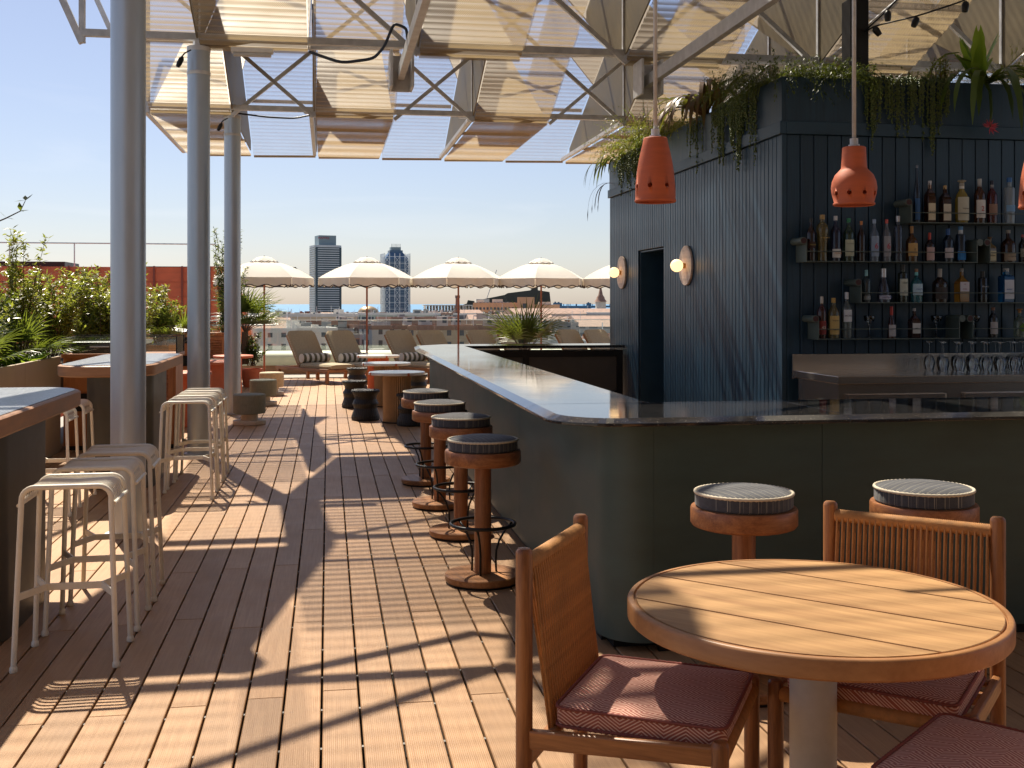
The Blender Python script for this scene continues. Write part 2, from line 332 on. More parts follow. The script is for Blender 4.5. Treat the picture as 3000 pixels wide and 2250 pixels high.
# ---------------- ground, sea ----------------
sea_m, nt, p = base('sea_water'); p.inputs['Base Color'].default_value = (.03,.12,.21,1); p.inputs['Roughness'].default_value = .35
v = coords(nt, (1, 6, 1)); 
cc = mixc(nt, ramp(nt, nz(nt, v, .002, 5), .35, .65), (.05,.2,.36), (.08,.26,.44)); nt.links.new(cc, p.inputs['Base Color']); bump(nt, p, nz(nt, v, .02, 4), .25, 5)
mb = MB(); mb.box(-40000, 40000, 3300, 80000, -33, -32.4); struct(mb.build('sea', sea_m))
city_m = M('city_ground', (.20,.18,.15), .9, 0, .4, .02)
mb = MB(); mb.box(-3000, 3000, -300, 3302, -33, -32); struct(mb.build('ground', city_m))

# ---------------- deck ----------------
deck = thing('deck', None, None); struct(deck)
mb = MB(); mb.box(-3.2, 9.6, -5.4, 24.95, -.32, -.055); mb.build('deck_substrate', VOID, deck)
PITCH, BW = .154, .1448
planks = []
x = -3.1; row = 0
while x < 9.3:
    y0 = -2.4-(1.2 if row % 2 else 0)-.25*((row*7) % 5)/5; L = 2.4
    y = y0
    while y < 24.9:
        a, b_ = max(y, -2.9), min(y+L, 24.9)
        if b_-a > .05: planks.append((x, a, b_))
        y += L
    x += PITCH; row += 1
def vis(pk):
    x, a, b = pk; c, s = math.cos(R(9.43)), math.sin(R(9.43)); y = (a+b)/2
    D = y*c+x*s; lat = x*c-y*s
    ok = D > 2.5 and abs(lat/D) < .56 and not (x > 1.4 and y > 5.3 and y < 14.4) and y < 25
    return (0 if ok else 1, D)
planks.sort(key=vis)
_pm = {}
for i, (px, a, b_) in enumerate(planks[:298]):
    k = round(b_-a-.0028, 3)
    if k not in _pm:
        mb = MB(); L = k
        mb.loops([[(0,0,-.022),(BW,0,-.022),(BW,L,-.022),(0,L,-.022)], [(0,0,-.003),(BW,0,-.003),(BW,L,-.003),(0,L,-.003)], [(.003,.003,0),(BW-.003,.003,0),(BW-.003,L-.003,0),(.003,L-.003,0)]])
        _pm[k] = mb.mesh('plank', DECK)
    o = link(_pm[k], 'plank', deck); o.location = (px, a, random.uniform(-.0008, .0008))
mb = MB()
for px, a, b_ in planks[298:]: mb.box(px, px+BW, a, b_-.004, -.022, 0)
o = mb.build('plank', DECK, deck); o['kind'] = 'stuff'
ck = MB()
for r_ in range(24):
    gx = -3.1+PITCH*(r_+9)-.0045
    if gx > 1.28: break
    for j in range(48): yy = 2.6+j*.4+(r_ % 2)*.0; ck.box(gx-.0042, gx+.0042, yy-.009, yy+.009, -.018, -.010)
ck.build('board_clip', M('clip_grey', (.25,.24,.22), .5), deck)['kind'] = 'stuff'
# parapet slab edge and hotel volume below
mb = MB(); mb.box(-4.6, 12, -12, 29, -3.2, -.33); mb.box(-4.6, 12, 24.97, 29, -.33, .02); struct(mb.build('roof_slab', M('roof_concrete', (.34,.31,.27), .85)))
mb = MB(); mb.box(-4.6, 12, -12, 29, -32, -3.2); tag(mb.build('hotel_block', M('hotel_wall', (.5,.42,.33), .85)), 'hotel building below the roof terrace', 'building')

mb = MB(); mb.box(-4.6, 12, -11, -2.2, -.33, 7.0); tag(mb.build('shade_block', M('shade_block_dark', (.09,.07,.055), .7)), 'unseen dark block added behind the viewer to darken the bar front', 'building')  # unseen block added behind the camera, keeps light off bar and pavilion fronts
# ---------------- canopy ----------------
can = thing('canopy_roof', 'folded perforated metal canopy on grey steel trusses over the deck', 'canopy')
Z0, ZP, RUN, PER, EAVE = 4.45, 6.5, 4.8, 8.8, 21.4
XS = [-2.6+1.2*k for k in range(12)]
def segs(k):
    """list of (Y far, z far, Y near, z near, solid?) for strip k, far to near"""
    out = []
    y = EAVE if k % 2 else EAVE-4.4
    if not k % 2: out.append((EAVE, Z0, EAVE-4.4, Z0, 0)); out.append((20.9, ZP-.1, y, Z0+.03, 1))
    while y > -9:
        rn = RUN if y > 13 or not k % 2 else RUN+.65
        out.append((y, Z0, y-rn, ZP, 0)); out.append((y-rn, ZP, y-PER, Z0+.02, 1)); y -= PER
    return out
for k in range(11):
    xa, xb = XS[k]+.02, XS[k+1]-.02
    for (ya, za, yb, zb, sol) in segs(k):
        if sol:
            mb = MB(); mb.add([(xa,ya,za),(xb,ya,za),(xb,yb,zb),(xa,yb,zb),(xa,ya,za+.03),(xb,ya,za+.03),(xb,yb,zb+.03),(xa,yb,zb+.03)], [(0,1,2,3),(7,6,5,4),(0,4,5,1),(1,5,6,2),(2,6,7,3),(3,7,4,0)])
            mb.build('solid_sheet', SOLID, can); continue
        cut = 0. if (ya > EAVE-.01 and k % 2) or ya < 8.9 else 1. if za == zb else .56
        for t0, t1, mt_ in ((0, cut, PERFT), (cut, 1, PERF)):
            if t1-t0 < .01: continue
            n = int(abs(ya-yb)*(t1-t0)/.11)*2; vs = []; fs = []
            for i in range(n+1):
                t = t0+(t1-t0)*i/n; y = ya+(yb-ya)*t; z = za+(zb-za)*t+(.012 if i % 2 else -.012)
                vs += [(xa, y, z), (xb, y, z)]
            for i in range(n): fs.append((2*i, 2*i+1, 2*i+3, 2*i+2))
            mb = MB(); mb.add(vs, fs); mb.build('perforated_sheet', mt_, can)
        # purlins under the sheet
        mb = MB()
        for t in (.33, .66, .97):
            y = ya+(yb-ya)*t; z = za+(zb-za)*t+.06
            mb.cbox(((xa+xb)/2, y, z), (xb-xa, .05, .05))
        mb.build('purlin', STEEL, can)
def low(k, y):
    for (ya, za, yb, zb, sol) in segs(k):
        if not sol and yb-1e-6 <= y <= ya+1e-6: return za+(zb-za)*(ya-y)/(ya-yb)
    for (ya, za, yb, zb, sol) in segs(k):
        if sol and yb-1e-6 <= y <= ya+1e-6: return za+(zb-za)*(ya-y)/(ya-yb)
    return Z0
for k in range(1, 11):
    ys = [EAVE-.0001]
    y = EAVE
    while y > 1.0: ys.append(y-.25); y -= .25
    # opaque triangular side walls between neighbouring folds
    run = []
    def flush(run, sg=1):
        if len(run) < 2: return
        mb = MB(); vs = []; fs = []
        for (y, a, b_) in run: vs += [(XS[k]-.008, y, a), (XS[k]-.008, y, b_), (XS[k]+.008, y, a), (XS[k]+.008, y, b_)]
        for i in range(len(run)-1):
            q = 4*i; fs += [(q, q+1, q+5, q+4), (q+2, q+6, q+7, q+3), (q+1, q+3, q+7, q+5), (q, q+4, q+6, q+2)]
        mb.add(vs, fs); opq = (sg > 0 and (k > 2 or run[0][0] > 12.7)) or (k <= 1 and run[0][0] > 12.7); mb.build('side_sheet' if opq else 'perforated_side_sheet', SIDEM if opq else PERF, can)
    lsg = 0
    for y in ys:
        a, b_ = low(k-1, y), low(k, y)
        sg = 1 if a > b_ else -1
        if abs(a-b_) < .12 or (lsg and sg != lsg): flush(run, lsg); run = []
        if abs(a-b_) >= .12: run.append((y, min(a, b_)+.02, max(a, b_)-.02))
        lsg = sg
    flush(run, lsg)
# left edge fold frame
def mem(p, q, a, b=None, name='chord', mat=None):
    mb = MB(); mb.beam(p, q, a, b); return mb.build(name, mat or STEEL, can)
def mirror_low(y): return low(0, y)
for Y in (16.9, 12.5, 8.1, 3.7):
    xe = XS[11]; x0 = XS[0]
    mem((x0, Y, Z0+.11), (xe, Y, Z0+.11), .075, .075, 'bottom_chord'); mem((x0, Y, ZP+.1), (xe, Y, ZP+.1), .09, .09, 'top_chord')
    for k in range(12):
        nd = (k % 2 == 1) == (Y in (12.5, 3.7))
        if nd: mem((XS[k], Y, Z0), (XS[k], Y, ZP+.06), .05, .05, 'post')
        if k >= 2 and nd: mem((XS[k], Y-.03, Z0), (XS[k-2], Y-.03, ZP), .052, .052, 'diagonal_brace')
        if k <= 9 and k % 2 and (Y > 15 or Y < 5 or k > 4): mem((XS[k], Y+.03, Z0), (XS[k+2], Y+.03, ZP), .052, .052, 'diagonal_brace')
    mem((XS[0], Y, Z0), (XS[0]-.9, Y, ZP), .07, .07, 'diagonal_brace')
    mem((XS[0], Y, Z0), (XS[0], Y, ZP), .06, .06, 'post')
    # flat horizontal bracing just behind each truss
    for k in range(1, 11, 2):
        mem((XS[k], Y, Z0+.1), (XS[k+1]-.15, Y+.62, Z0+.22), .06, .06, 'horizontal_brace')
        mem((XS[k+1]+1.05, Y, Z0+.1), (XS[k+1]-.15, Y+.62, Z0+.18), .06, .06, 'horizontal_brace')
# edges along the folds
for k in range(0, 12, 2):
    mem((XS[k]-.045, EAVE, Z0+.04), (XS[k]-.045, 17.0, Z0+.04), .06, .06, 'bottom_chord')
for k in range(11):
    mem((XS[k]+.03, EAVE+.02, Z0-.02), (XS[k+1]-.03, EAVE+.02, Z0), .03, .04, 'eave_trim', M('eave_tan', (.42,.33,.22), .6) if k == 0 else bpy.data.materials['eave_tan'])
# long beams along the deck with end brackets
for X in (.8, 3.62):
    mem((X, 12.35, 4.2), (X, 7.6, 4.2), .07, .13, 'hanging_beam')
    mb = MB(); mb.box(X-.13, X-.1, 12.1, 12.45, 4.02, 4.42); mb.box(X+.1, X+.13, 12.1, 12.45, 4.02, 4.42); mb.box(X-.1, X+.1, 12.43, 12.46, 4.02, 4.42)
    mb.build('beam_bracket', STEEL, can, bevel=.004)
# columns
proto = None
for i, (x, y) in enumerate([(-1.41, 8.29), (-1.40, 12.6), (-1.41, 17.1)]):
    lab = ['thick silver steel column nearest the viewer, between the two mosaic bar tables', 'silver steel column behind the second row of cream stools', 'farthest silver column beside the sage low stools'][i]
    if proto is None:
        c = thing('column', lab, 'column', (x, y, 0), 0, 'round columns carrying the canopy')
        mb = MB(); mb.lathe([(.121,0),(.121,4.42)], 48); mb.build('shaft', COLM, c, 'a'); 
        mb = MB(); mb.lathe([(.124,4.16),(.127,4.17),(.127,4.19),(.124,4.2)], 40, cap=False); mb.lathe([(.127,4.42),(.127,4.47),(.06,4.475),(.06,4.56)], 40); mb.build('collar', STEEL, c, 'a')
        mb = MB(); mb.lathe([(.16,0),(.16,.012),(.123,.014)], 40); mb.build('base_ring', STEEL, c, 'a'); proto = c
    else: copy_tree(proto, None, lab, (x, y, 0))
# fluorescent fitting + sockets + cables
t = thing('strip_light', 'white fluorescent batten light under the canopy truss', 'light', (-.80, 12.2, 4.36))
mb = MB(); mb.box(-.22,.22,-.05,.05,-.02,.03); mb.build('housing', WHITE, t, bevel=.006); mb = MB(); mb.box(-.2,.2,-.04,.04,-.055,-.02); mb.build('diffuser', GREYP, t, bevel=.01)
for i, (x, y, z) in enumerate([(-1.56, 12.42, 4.3), (-1.56, 16.9, 4.3)]):
    t = thing('spotlight', ['small black spotlight at the top of the middle column', 'small black spotlight at the top of the far column'][i], 'light', (x, y, z), 0, 'column spotlights')
    mb = MB(); mb.lathe([(.02,-.1),(.03,-.05),(.028,.0),(.012,.03)], 12, M=Matrix.Rotation(R(25), 4, 'Y')); mb.build('lamp_head', BLACK, t, 'a'); mb = MB(); mb.tube([(0,0,.02),(.03,0,.06),(.1,0,.1)], .008, 6); mb.build('bracket', BLACK, t)
def cable(name, pts, r, mat, label, grp=None):
    P = []
    for i in range(len(pts)-1):
        a, b_ = Vector(pts[i]), Vector(pts[i+1])
        for j in range(6): P.append(a.lerp(b_, j/6))
    P.append(Vector(pts[-1]))
    for _ in range(2): P = [P[0]]+[(P[i-1]+P[i]*2+P[i+1])/4 for i in range(1, len(P)-1)]+[P[-1]]
    mb = MB(); mb.tube(P, r, 6); return tag(mb.build(name, mat, None, True), label, 'cable', grp)
CB = M('blue_cable', (.035,.05,.08), .5)
cable('cable', [(-.2,12.4,4.42),(.15,12.35,4.3),(.5,12.35,4.36),(.62,12.35,4.5),(.72,12.3,4.75),(.86,12.3,4.7),(.88,12.35,4.5)], .018, CB, 'dark blue cable bundle looped along the truss beside the bracket')
cable('cable', [(-1.4,17,4.5),(-.9,16.95,4.44),(-.5,16.95,4.43),(-.2,16.95,4.5)], .014, BLACK, 'thin black cable lying along the far truss chord')

# ---------------- pavilion (hut) ----------------
HX, HY0, HY1, HX1, HT = 3.8, 8.91, 14.75, 9.3, 3.58
hut = thing('bar_pavilion', 'dark navy timber clad bar pavilion with planting along its roof edge', 'pavilion')
mb = MB(); mb.box(HX+.03, HX1, HY0+.03, 12.27, 0, HT-.06); mb.box(HX+.03, HX1, 13.33, HY1-.03, 0, HT-.06); mb.box(HX+.03, HX1, 12.27, 13.33, 2.31, HT-.06); mb.box(HX+.75, HX1, 12.27, 13.33, 0, 2.31)
mb.build('core', VOID, hut)
mb = MB(); mb.box(HX+.03, HX+.75, 12.27, 12.285, 0, 2.3); mb.box(HX+.03, HX+.75, 13.315, 13.33, 0, 2.3); mb.box(HX+.735, HX+.748, 12.285, 13.315, 0, 2.3); mb.box(HX+.03,HX+.735,12.285,13.315,2.285,2.3); mb.build('door_recess', NAVYT, hut)
def plankmesh(wd, h, dep=.02, ax='y'):
    mb = MB(); a = .004
    if ax == 'y': L = [[(0,0,0),(0,wd,0),(0,wd,h),(0,0,h)], [(-dep+a,0,0),(-dep+a,wd,0),(-dep+a,wd,h),(-dep+a,0,h)], [(-dep,a,a),(-dep,wd-a,a),(-dep,wd-a,h-a),(-dep,a,h-a)]]
    else: L = [[(0,0,0),(wd,0,0),(wd,0,h),(0,0,h)], [(0,-dep+a,0),(wd,-dep+a,0),(wd,-dep+a,h),(0,-dep+a,h)], [(a,-dep,a),(wd-a,-dep,a),(wd-a,-dep,h-a),(a,-dep,h-a)]]
    mb.loops(L); return mb.mesh('plank', NAVY)
pw = .088; me_full = plankmesh(pw-.009, 3.09); me_top = plankmesh(pw-.009, 3.09-2.31)
y = HY0+.045
while y < HY1-.05:
    tall = not (12.22 < y < 13.32); o = link(me_full if tall else me_top, 'wall_board', hut); o.location = (HX+.028-random.uniform(0,.0015), y, 0 if tall else 2.31); y += pw
mf = plankmesh(.116, 3.09, .02, 'x'); x = HX+.05
while x < HX1-.1:
    o = link(mf, 'wall_board', hut); o.location = (x, HY0+.028-random.uniform(0,.0015), 0); x += .125
mb = MB(); mb.box(HX+.003, HX+.045, HY0+.003, HY0+.043, 0, 3.09); mb.build('corner_board', NAVYT, hut, bevel=.003)
# horizontal trim + fascia
mb = MB(); mb.box(HX-.025, HX+.03, HY0-.025, HY1, 3.092, 3.2); mb.build('trim_board', NAVYT, hut, bevel=.004)
mb = MB(); mb.box(HX+.032, HX1, HY0-.025, HY0+.03, 3.092, 3.2); mb.build('trim_board', NAVYT, hut, bevel=.004)
for i, (a, b_) in enumerate([(HY0, 10.9), (10.905, 12.85), (12.855, HY1)]):
    mb = MB(); mb.box(HX, HX+.03, a, b_, 3.203, HT); mb.build('fascia_panel', NAVY, hut, bevel=.002)
for i, (a, b_) in enumerate([(HX+.032, 4.85), (4.855, 6.6), (6.605, 8.2), (8.205, HX1)]):
    mb = MB(); mb.box(a, b_, HY0, HY0+.03, 3.203, HT); mb.build('fascia_panel', NAVY, hut, bevel=.002)
SOIL = M('soil', (.05,.035,.025), .95, 0, .4, 8)
mb = MB(); mb.box(HX+.032, HX1, HY0+.032, HY0+.5, HT-.058, HT-.05); mb.box(HX+.032, HX+.5, HY0+.5, HY1, HT-.058, HT-.05); mb.build('planter_soil', SOIL, hut)
# black post above
t = thing('roof_post', 'square black post rising from the pavilion roof to the canopy', 'post', (4.57, 9.12, 3.53))
mb = MB(); mb.box(-.085,.085,-.085,.085,0,.78); mb.build('shaft', BLACK, t, bevel=.004); mb = MB(); mb.box(-.1,.1,-.1,.1,0,.02); mb.build('base_plate', BLACK, t)
# ---------------- bar counter ----------------
BX, BYF = 1.295, 5.05
bar = thing('bar_counter', 'L shaped bar clad in grey green panels with black speckled stone top', 'bar', (0,0,0))
mb = MB(); mb.box(BX+.05, BX+.4, 5.5, 14.2, 0, 1.05); mb.box(1.6, 8.2, BYF+.05, BYF+.4, 0, 1.05); mb.box(BX+.06, 1.7, BYF+.13, 5.6, 0, 1.05); mb.build('carcass', VOID, bar)
for a, b_ in [(5.27,7.5),(7.5,9.9),(9.9,12.3),(12.3,14.3)]:
    mb = MB(); mb.box(BX, BX+.02, a+.0012, b_-.0012, .05, 1.083); mb.build('side_panel', PANEL, bar, bevel=.002)
pts = []
def arc(cx, cy, r, a0, a1, n): return [(cx+r*math.cos(R(a0+(a1-a0)*i/n)), cy+r*math.sin(R(a0+(a1-a0)*i/n))) for i in range(n+1)]
o_ = arc(1.515, 5.27, .22, 180, 270, 16); i_ = arc(1.515, 5.27, .2, 270, 180, 16)
mb = MB(); mb.prism([(x, y) for x, y in o_+i_], .05, 1.083); mb.build('curved_panel', PANEL, bar, 'a')
for a, b_ in [(1.515,2.36),(2.36,3.6),(3.6,4.85),(4.85,6.1),(6.1,8.2)]:
    mb = MB(); mb.box(a+.0012, b_-.0012, BYF, BYF+.02, .05, 1.083); mb.build('front_panel', PANEL, bar, bevel=.002)
mb = MB(); mb.box(BX+.03, BX+.05, 5.3, 14.25, 0, .05); mb.box(1.55, 8.2, BYF+.03, BYF+.05, 0, .05); mb.build('plinth', BLACK, bar)
Zb, Zm, Zt, CH = 1.085, 1.10, 1.12, .055
def slab(outl, inl, name='countertop_slab'):
    """outl: (outer pts, inner pts) for lower loops; inl: same pts pulled in for the chamfered top"""
    mb = MB(); mb.loops([[(x,y,Zb) for x,y in outl], [(x,y,Zm) for x,y in outl], [(x,y,Zt) for x,y in inl]]); o = mb.build(name, TERRAZZO, bar, bevel=.003); return o
XO, XI, YO, YI, RC = 1.03, 1.70, 4.93, 5.78, .34
g = .0015
for a, b_ in [(5.76, 8.4), (8.4, 10.8), (10.8, 13.2)]:
    slab([(XO,b_-g),(XO,a+g),(XI,a+g),(XI,b_-g)], [(XO+CH,b_-g),(XO+CH,a+g),(XI,a+g),(XI,b_-g)])
oc = arc(XO+RC, YO+RC, RC, 180, 270, 14); ic = arc(XO+RC, YO+RC, RC-CH, 180, 270, 14)
slab([(XO,5.76-g)]+oc+[(2.45-g,YO),(2.45-g,YI),(XI,YI),(XI,5.76-g)], [(XO+CH,5.76-g)]+ic+[(2.45-g,YO+CH),(2.45-g,YI),(XI,YI),(XI,5.76-g)])
for a, b_ in [(2.45, 5.2), (5.2, 8.3)]:
    slab([(a+g,YI),(a+g,YO),(b_-g,YO),(b_-g,YI)], [(a+g,YI),(a+g,YO+CH),(b_-g,YO+CH),(b_-g,YI)])
slab([(XO,13.2+g),(XI,13.2+g),(XI,13.88),(3.78,13.88),(3.78,14.55),(1.45,14.55),(XO+.05,14.1)][::-1], [(XO+CH,13.2+g),(XI,13.2+g),(XI,13.88),(3.78,13.88),(3.78,14.55-CH),(1.5,14.55-CH),(XO+.05+CH,14.07)][::-1])
# back run frame seen from inside
mb = MB()
for x in (1.75, 2.45, 3.68): mb.box(x, x+.08, 13.9, 13.96, 0, 1.055)
for z in (0, .45, .97): mb.box(1.83, 2.45, 13.905, 13.955, z, z+.08); mb.box(2.53, 3.68, 13.905, 13.955, z, z+.08)
mb.build('back_frame', BLACK, bar)
BPAN = M('taupe_panel', (.075,.068,.058), .5, 0, .1)
for x0, x1 in ((1.83, 2.45), (2.53, 3.68)):
    for z0, z1 in ((.08, .45), (.53, .97)): mb = MB(); mb.box(x0, x1, 13.93, 13.95, z0, z1); mb.build('back_panel', BPAN, bar)
mb = MB(); mb.box(1.7, 3.75, 14.0, 14.25, 0, 1.05); mb.build('carcass', VOID, bar)
mb = MB(); mb.box(XI-.02, XI, 5.8, 13.85, .95, 1.057); mb.box(XI, 8.2, YI-.03, YI-.01, .95, 1.057); mb.build('inner_rail', BLACK, bar)

# ---------------- back worktop ----------------
bw = thing('steel_worktop', 'stainless steel back bar worktop with drawers under the bottle shelves', 'worktop', (3.87, 0, 0))
WX = 4.9
mb = MB(); mb.box(0, WX, 8.0, 8.84, 1.03, 1.09); mb.build('top', STAIN, bw, bevel=.004)
mb = MB(); mb.box(0, WX, 8.842, 8.862, 1.02, 1.225); mb.build('backsplash', STAIN, bw, bevel=.003)
mb = MB(); mb.box(.03, WX, 8.06, 8.8, .1, 1.028); mb.build('cabinet', STAIN, bw)
for x0, x1 in ((.1,.92),(1.08,1.9),(1.91,2.72),(2.88,3.7),(3.71,4.5)):
    mb = MB(); mb.box(x0, x1, 8.03, 8.058, .72, .95); mb.build('drawer', STAIN, bw, bevel=.005)
    mb = MB(); mb.box(x0, x1, 8.03, 8.058, .3, .705); mb.build('drawer', STAIN, bw, bevel=.005)
# ---------------- bottle shelves ----------------
SHM = M('grey_green_shelf', (.10,.125,.105), .45, 0, .08); CORK = M('shelf_roll_end', (.06,.02,.018), .7)
def shelf(xl, xr, z, label, rightend, roll=True):
    s = thing('bottle_shelf', label, 'shelf', (xl, 8.70, z), 0, 'folded metal bottle shelves on the plank wall'); W = xr-xl
    mb = MB(); mb.box(0, W, 0, .21, 0, .008); mb.build('shelf_plate', SHM, s, bevel=.002)
    mb = MB(); mb.box(-.008, 0, 0, .21, 0, .17); mb.tube([(-.03,0,.175),(-.03,.21,.175)], .03, 14); mb.build('end_plate', SHM, s, 'a')
    mb = MB(); mb.tube([(-.03,-.002,.175),(-.03,.0,.175)], .024, 12); mb.build('roll_cap', CORK, s)
    if rightend:
        mb = MB(); mb.box(W, W+.008, 0, .21, 0, .17); mb.tube([(W+.03,0,.175),(W+.03,.21,.175)], .03, 14); mb.build('end_plate', SHM, s, 'a')
    mb = MB(); mb.tube([(0,.008,.088),(W,.008,.088)], .004, 6); mb.build('guard_rail', SHM, s)
    return s
ZS = {1: 2.335, 2: 2.00, 3: 1.655, 4: 1.35}
shelf(4.877, 8.3, ZS[1], 'topmost grey green metal shelf with the tall slim bottle at its left end', False)
shelf(3.934, 5.472, ZS[2], 'longest filled grey green shelf, second from the top, starting nearest the corner', True)
shelf(5.60, 8.3, ZS[2], 'short grey green shelf right of the second row, cut by the picture edge', False)
shelf(4.42, 8.3, ZS[3], 'grey green shelf third from the top holding the blue bottle', False)
shelf(4.04, 5.307, ZS[4], 'lowest left grey green shelf with three bottles crowded at its left end', True)
shelf(5.44, 8.3, ZS[4], 'lowest right grey green shelf with a bottle tagged by a green leaf', False)

FONT = {}
def text(s, size, mat, parent, loc, rot=(R(90),0,0), name='lettering', ax='CENTER'):
    c = bpy.data.curves.new('t', 'FONT'); c.body = s; c.size = size; c.extrude = .0004; c.align_x = ax; c.align_y = 'CENTER'; c.resolution_u = 2
    o = bpy.data.objects.new('t', c); col.objects.link(o); dg = bpy.context.evaluated_depsgraph_get(); me = bpy.data.meshes.new_from_object(o.evaluated_get(dg))
    bpy.data.objects.remove(o); me.materials.clear(); me.materials.append(mat)
    n = link(me, name, parent); n.location = loc; n.rotation_euler = rot; return n
_mc = {}
def pm(c, rough=.5, metal=0, nm='paint'):
    k = (tuple(round(x, 3) for x in c), rough, metal)
    if k not in _mc: _mc[k] = M('%s_%d' % (nm, len(_mc)), c, rough, metal, .06, 20)
    return _mc[k]
def bglass(c, tr=.55):
    k = ('g', c, tr)
    if k not in _mc:
        m, nt, p = base('bottle_glass_%d' % len(_mc)); p.inputs['Base Color'].default_value = c+(1,); p.inputs['Roughness'].default_value = .06; p.inputs['Transmission Weight'].default_value = tr
        p.inputs['IOR'].default_value = 1.35; p.inputs['Coat Weight'].default_value = .4; p.inputs['Coat Roughness'].default_value = .04; _mc[k] = m
    return _mc[k]
SH = {'std': [(1,0),(1,.62),(.92,.68),(.45,.78),(.36,.82),(.34,.95)], 'slim': [(1,0),(1,.5),(.8,.62),(.5,.72),(.42,.8),(.4,.96)], 'squat': [(1,0),(1,.52),(.95,.6),(.4,.72),(.28,.76),(.27,.92)],
      'cone': [(1,0),(.95,.12),(.75,.45),(.5,.62),(.36,.7),(.34,.93)], 'bell': [(.92,0),(1,.3),(.96,.55),(.8,.66),(.4,.76),(.34,.8),(.34,.95)], 'dec': [(.8,0),(.72,.3),(.85,.55),(1,.68),(.8,.78),(.38,.84),(.36,.95)], 'cyl': [(1,0),(1,.74),(.9,.78),(.42,.8),(.42,.95)]}
def bottle(row, x, h, r, shp, gc, cap, lab, txt, label, tr=.55, sq=False, capm=0, capk=.1, tcol=(.03,.02,.02), ts=.016, lz=(.2,.5), neck=None, ball=False):
    r = r*.5 if r > .03 else r; r = max(r, .019)
    r *= 1.75 if False else 1.0
    r = r*1.18
    b = thing('bottle', label, 'bottle', (x, 8.78, ZS[row]+.008), 0, 'bottles on the bar shelves'); rot = math.pi/4 if sq else 0; n = 4 if sq else 20; k = 1.3 if sq else 1
    pr = [(r*k*a*.97, h*.004) if i == 0 else (r*k*a, h*z) for i, (a, z) in enumerate(SH[shp])]
    pr = [(pr[0][0]*.9, 0)]+pr[0:1]+pr[1:]
    mb = MB(); mb.lathe(pr, n, a0=rot); mb.build('glass_body', bglass(gc, tr), b, 'a', bevel=.004 if sq else 0)
    nr = r*SH[shp][-1][0]
    mb = MB()
    if ball: mb.lathe([(nr*1.1,h*.86),(nr*1.1,h*.93),(nr*.8,h*.94),(nr*1.7,h*.965),(nr*1.9,h*.985),(nr*1.5,h),(0.001,h*1.005)], 14)
    else: mb.lathe([(nr*1.12,h*(1-capk)),(nr*1.15,h*.995),(nr*1.0,h)], 16)
    mb.build('cap', pm(cap, .35, capm, 'cap'), b, 'a')
    if neck: mb = MB(); mb.lathe([(nr*1.06,h*(.9-capk)),(nr*1.06,h*(1.0-capk))], 14, cap=False); mb.build('neck_label', pm(neck), b)
    if lab:
        z0, z1 = lz; mb = MB()
        if sq: w_ = r*k*.707*.9; mb.box(-w_, w_, -r*k*.707-.0025, -r*k*.707-.001, h*z0, h*z1)
        else:
            N = 10; vs = []; rr = r*(1.015)
            for i in range(N+1):
                a = R(-90-62+124*i/N); vs += [(rr*math.cos(a), rr*math.sin(a), h*z0), (rr*math.cos(a), rr*math.sin(a), h*z1)]
            mb.add(vs, [(2*i, 2*i+2, 2*i+3, 2*i+1) for i in range(N)])
        mb.build('label', pm(lab, .7), b)
        if txt:
            yy = -(r*k*.707 if sq else r*1.015)-.004; lines = txt.split('/')
            for i, s in enumerate(lines):
                zz = h*(z0+(z1-z0)*(1-(i+.5)/len(lines))); text(s, ts if len(lines) == 1 or i == 0 else ts*.8, pm(tcol, .6), b, (0, yy, zz))
    elif txt:
        for i, s in enumerate(txt.split('/')): text(s, ts, pm(tcol, .6), b, (0, -r*1.02-.003, h*(.5-.12*i)))
    return b
W_ = (.78,.74,.64); CR = (.66,.56,.38)
bottle(1, 4.963,.492,.046,'slim',(.02,.03,.05),(.25,.25,.27),(.04,.12,.28),'','tallest slim dark bottle at the left end of the top shelf',.4,capm=.8,capk=.05,lz=(.05,.42))
bottle(1, 5.083,.36,.066,'std',(.06,.02,.01),(.6,.6,.62),CR,'CENOTE','dark square bottle with tan label and torn white seal on the top shelf',.3,sq=True,lz=(.06,.46),ts=.017,neck=(.55,.4,.3))
bottle(1, 5.224,.322,.07,'std',(.05,.02,.012),(.5,.33,.14),(.6,.54,.42),'CENOTE','square dark tequila bottle with cream label and wooden stopper on the top shelf',.3,sq=True,lz=(.06,.5),ts=.017)
bottle(1, 5.38,.37,.098,'bell',(.45,.33,.06),(.4,.36,.28),(.55,.52,.4),'TEQUILA','golden bottle with domed cream label and ball stopper on the top shelf',.5,ball=True,lz=(.06,.6),ts=.015,neck=W_)
bottle(1, 5.547,.385,.08,'std',(.10,.035,.012),(.5,.5,.48),(.68,.66,.62),'2','amber bottle whose white label shows a big red numeral on the top shelf',.4,ts=.06,tcol=(.45,.02,.02),lz=(.12,.52),neck=(.5,.5,.48))
bottle(1, 5.664,.372,.074,'std',(.09,.01,.01),(.02,.02,.04),(.3,.18,.13),'','dark red bottle with black cap left of the frosted one on the top shelf',.3,lz=(.2,.45),neck=(.3,.3,.3))
bottle(1, 5.828,.40,.078,'cyl',(.38,.45,.5),(.03,.14,.4),(.2,.38,.6),'','frosted clear bottle with bright blue cap on the top shelf',.4,lz=(.26,.4))
bottle(2, 4.004,.363,.062,'std',(.03,.012,.01),(.02,.02,.02),(.05,.02,.015),'PASSOA','nearly black bottle at the far left end of the second shelf',.2,tcol=(.5,.42,.08),lz=(.3,.45),ts=.015)
bottle(2, 4.105,.391,.09,'dec',(.22,.17,.06),(.42,.26,.08),None,'ST-GERMAIN','fluted olive gold bottle with tall gold cap, second on the second shelf',.5,tcol=(.6,.42,.15),ts=.014)
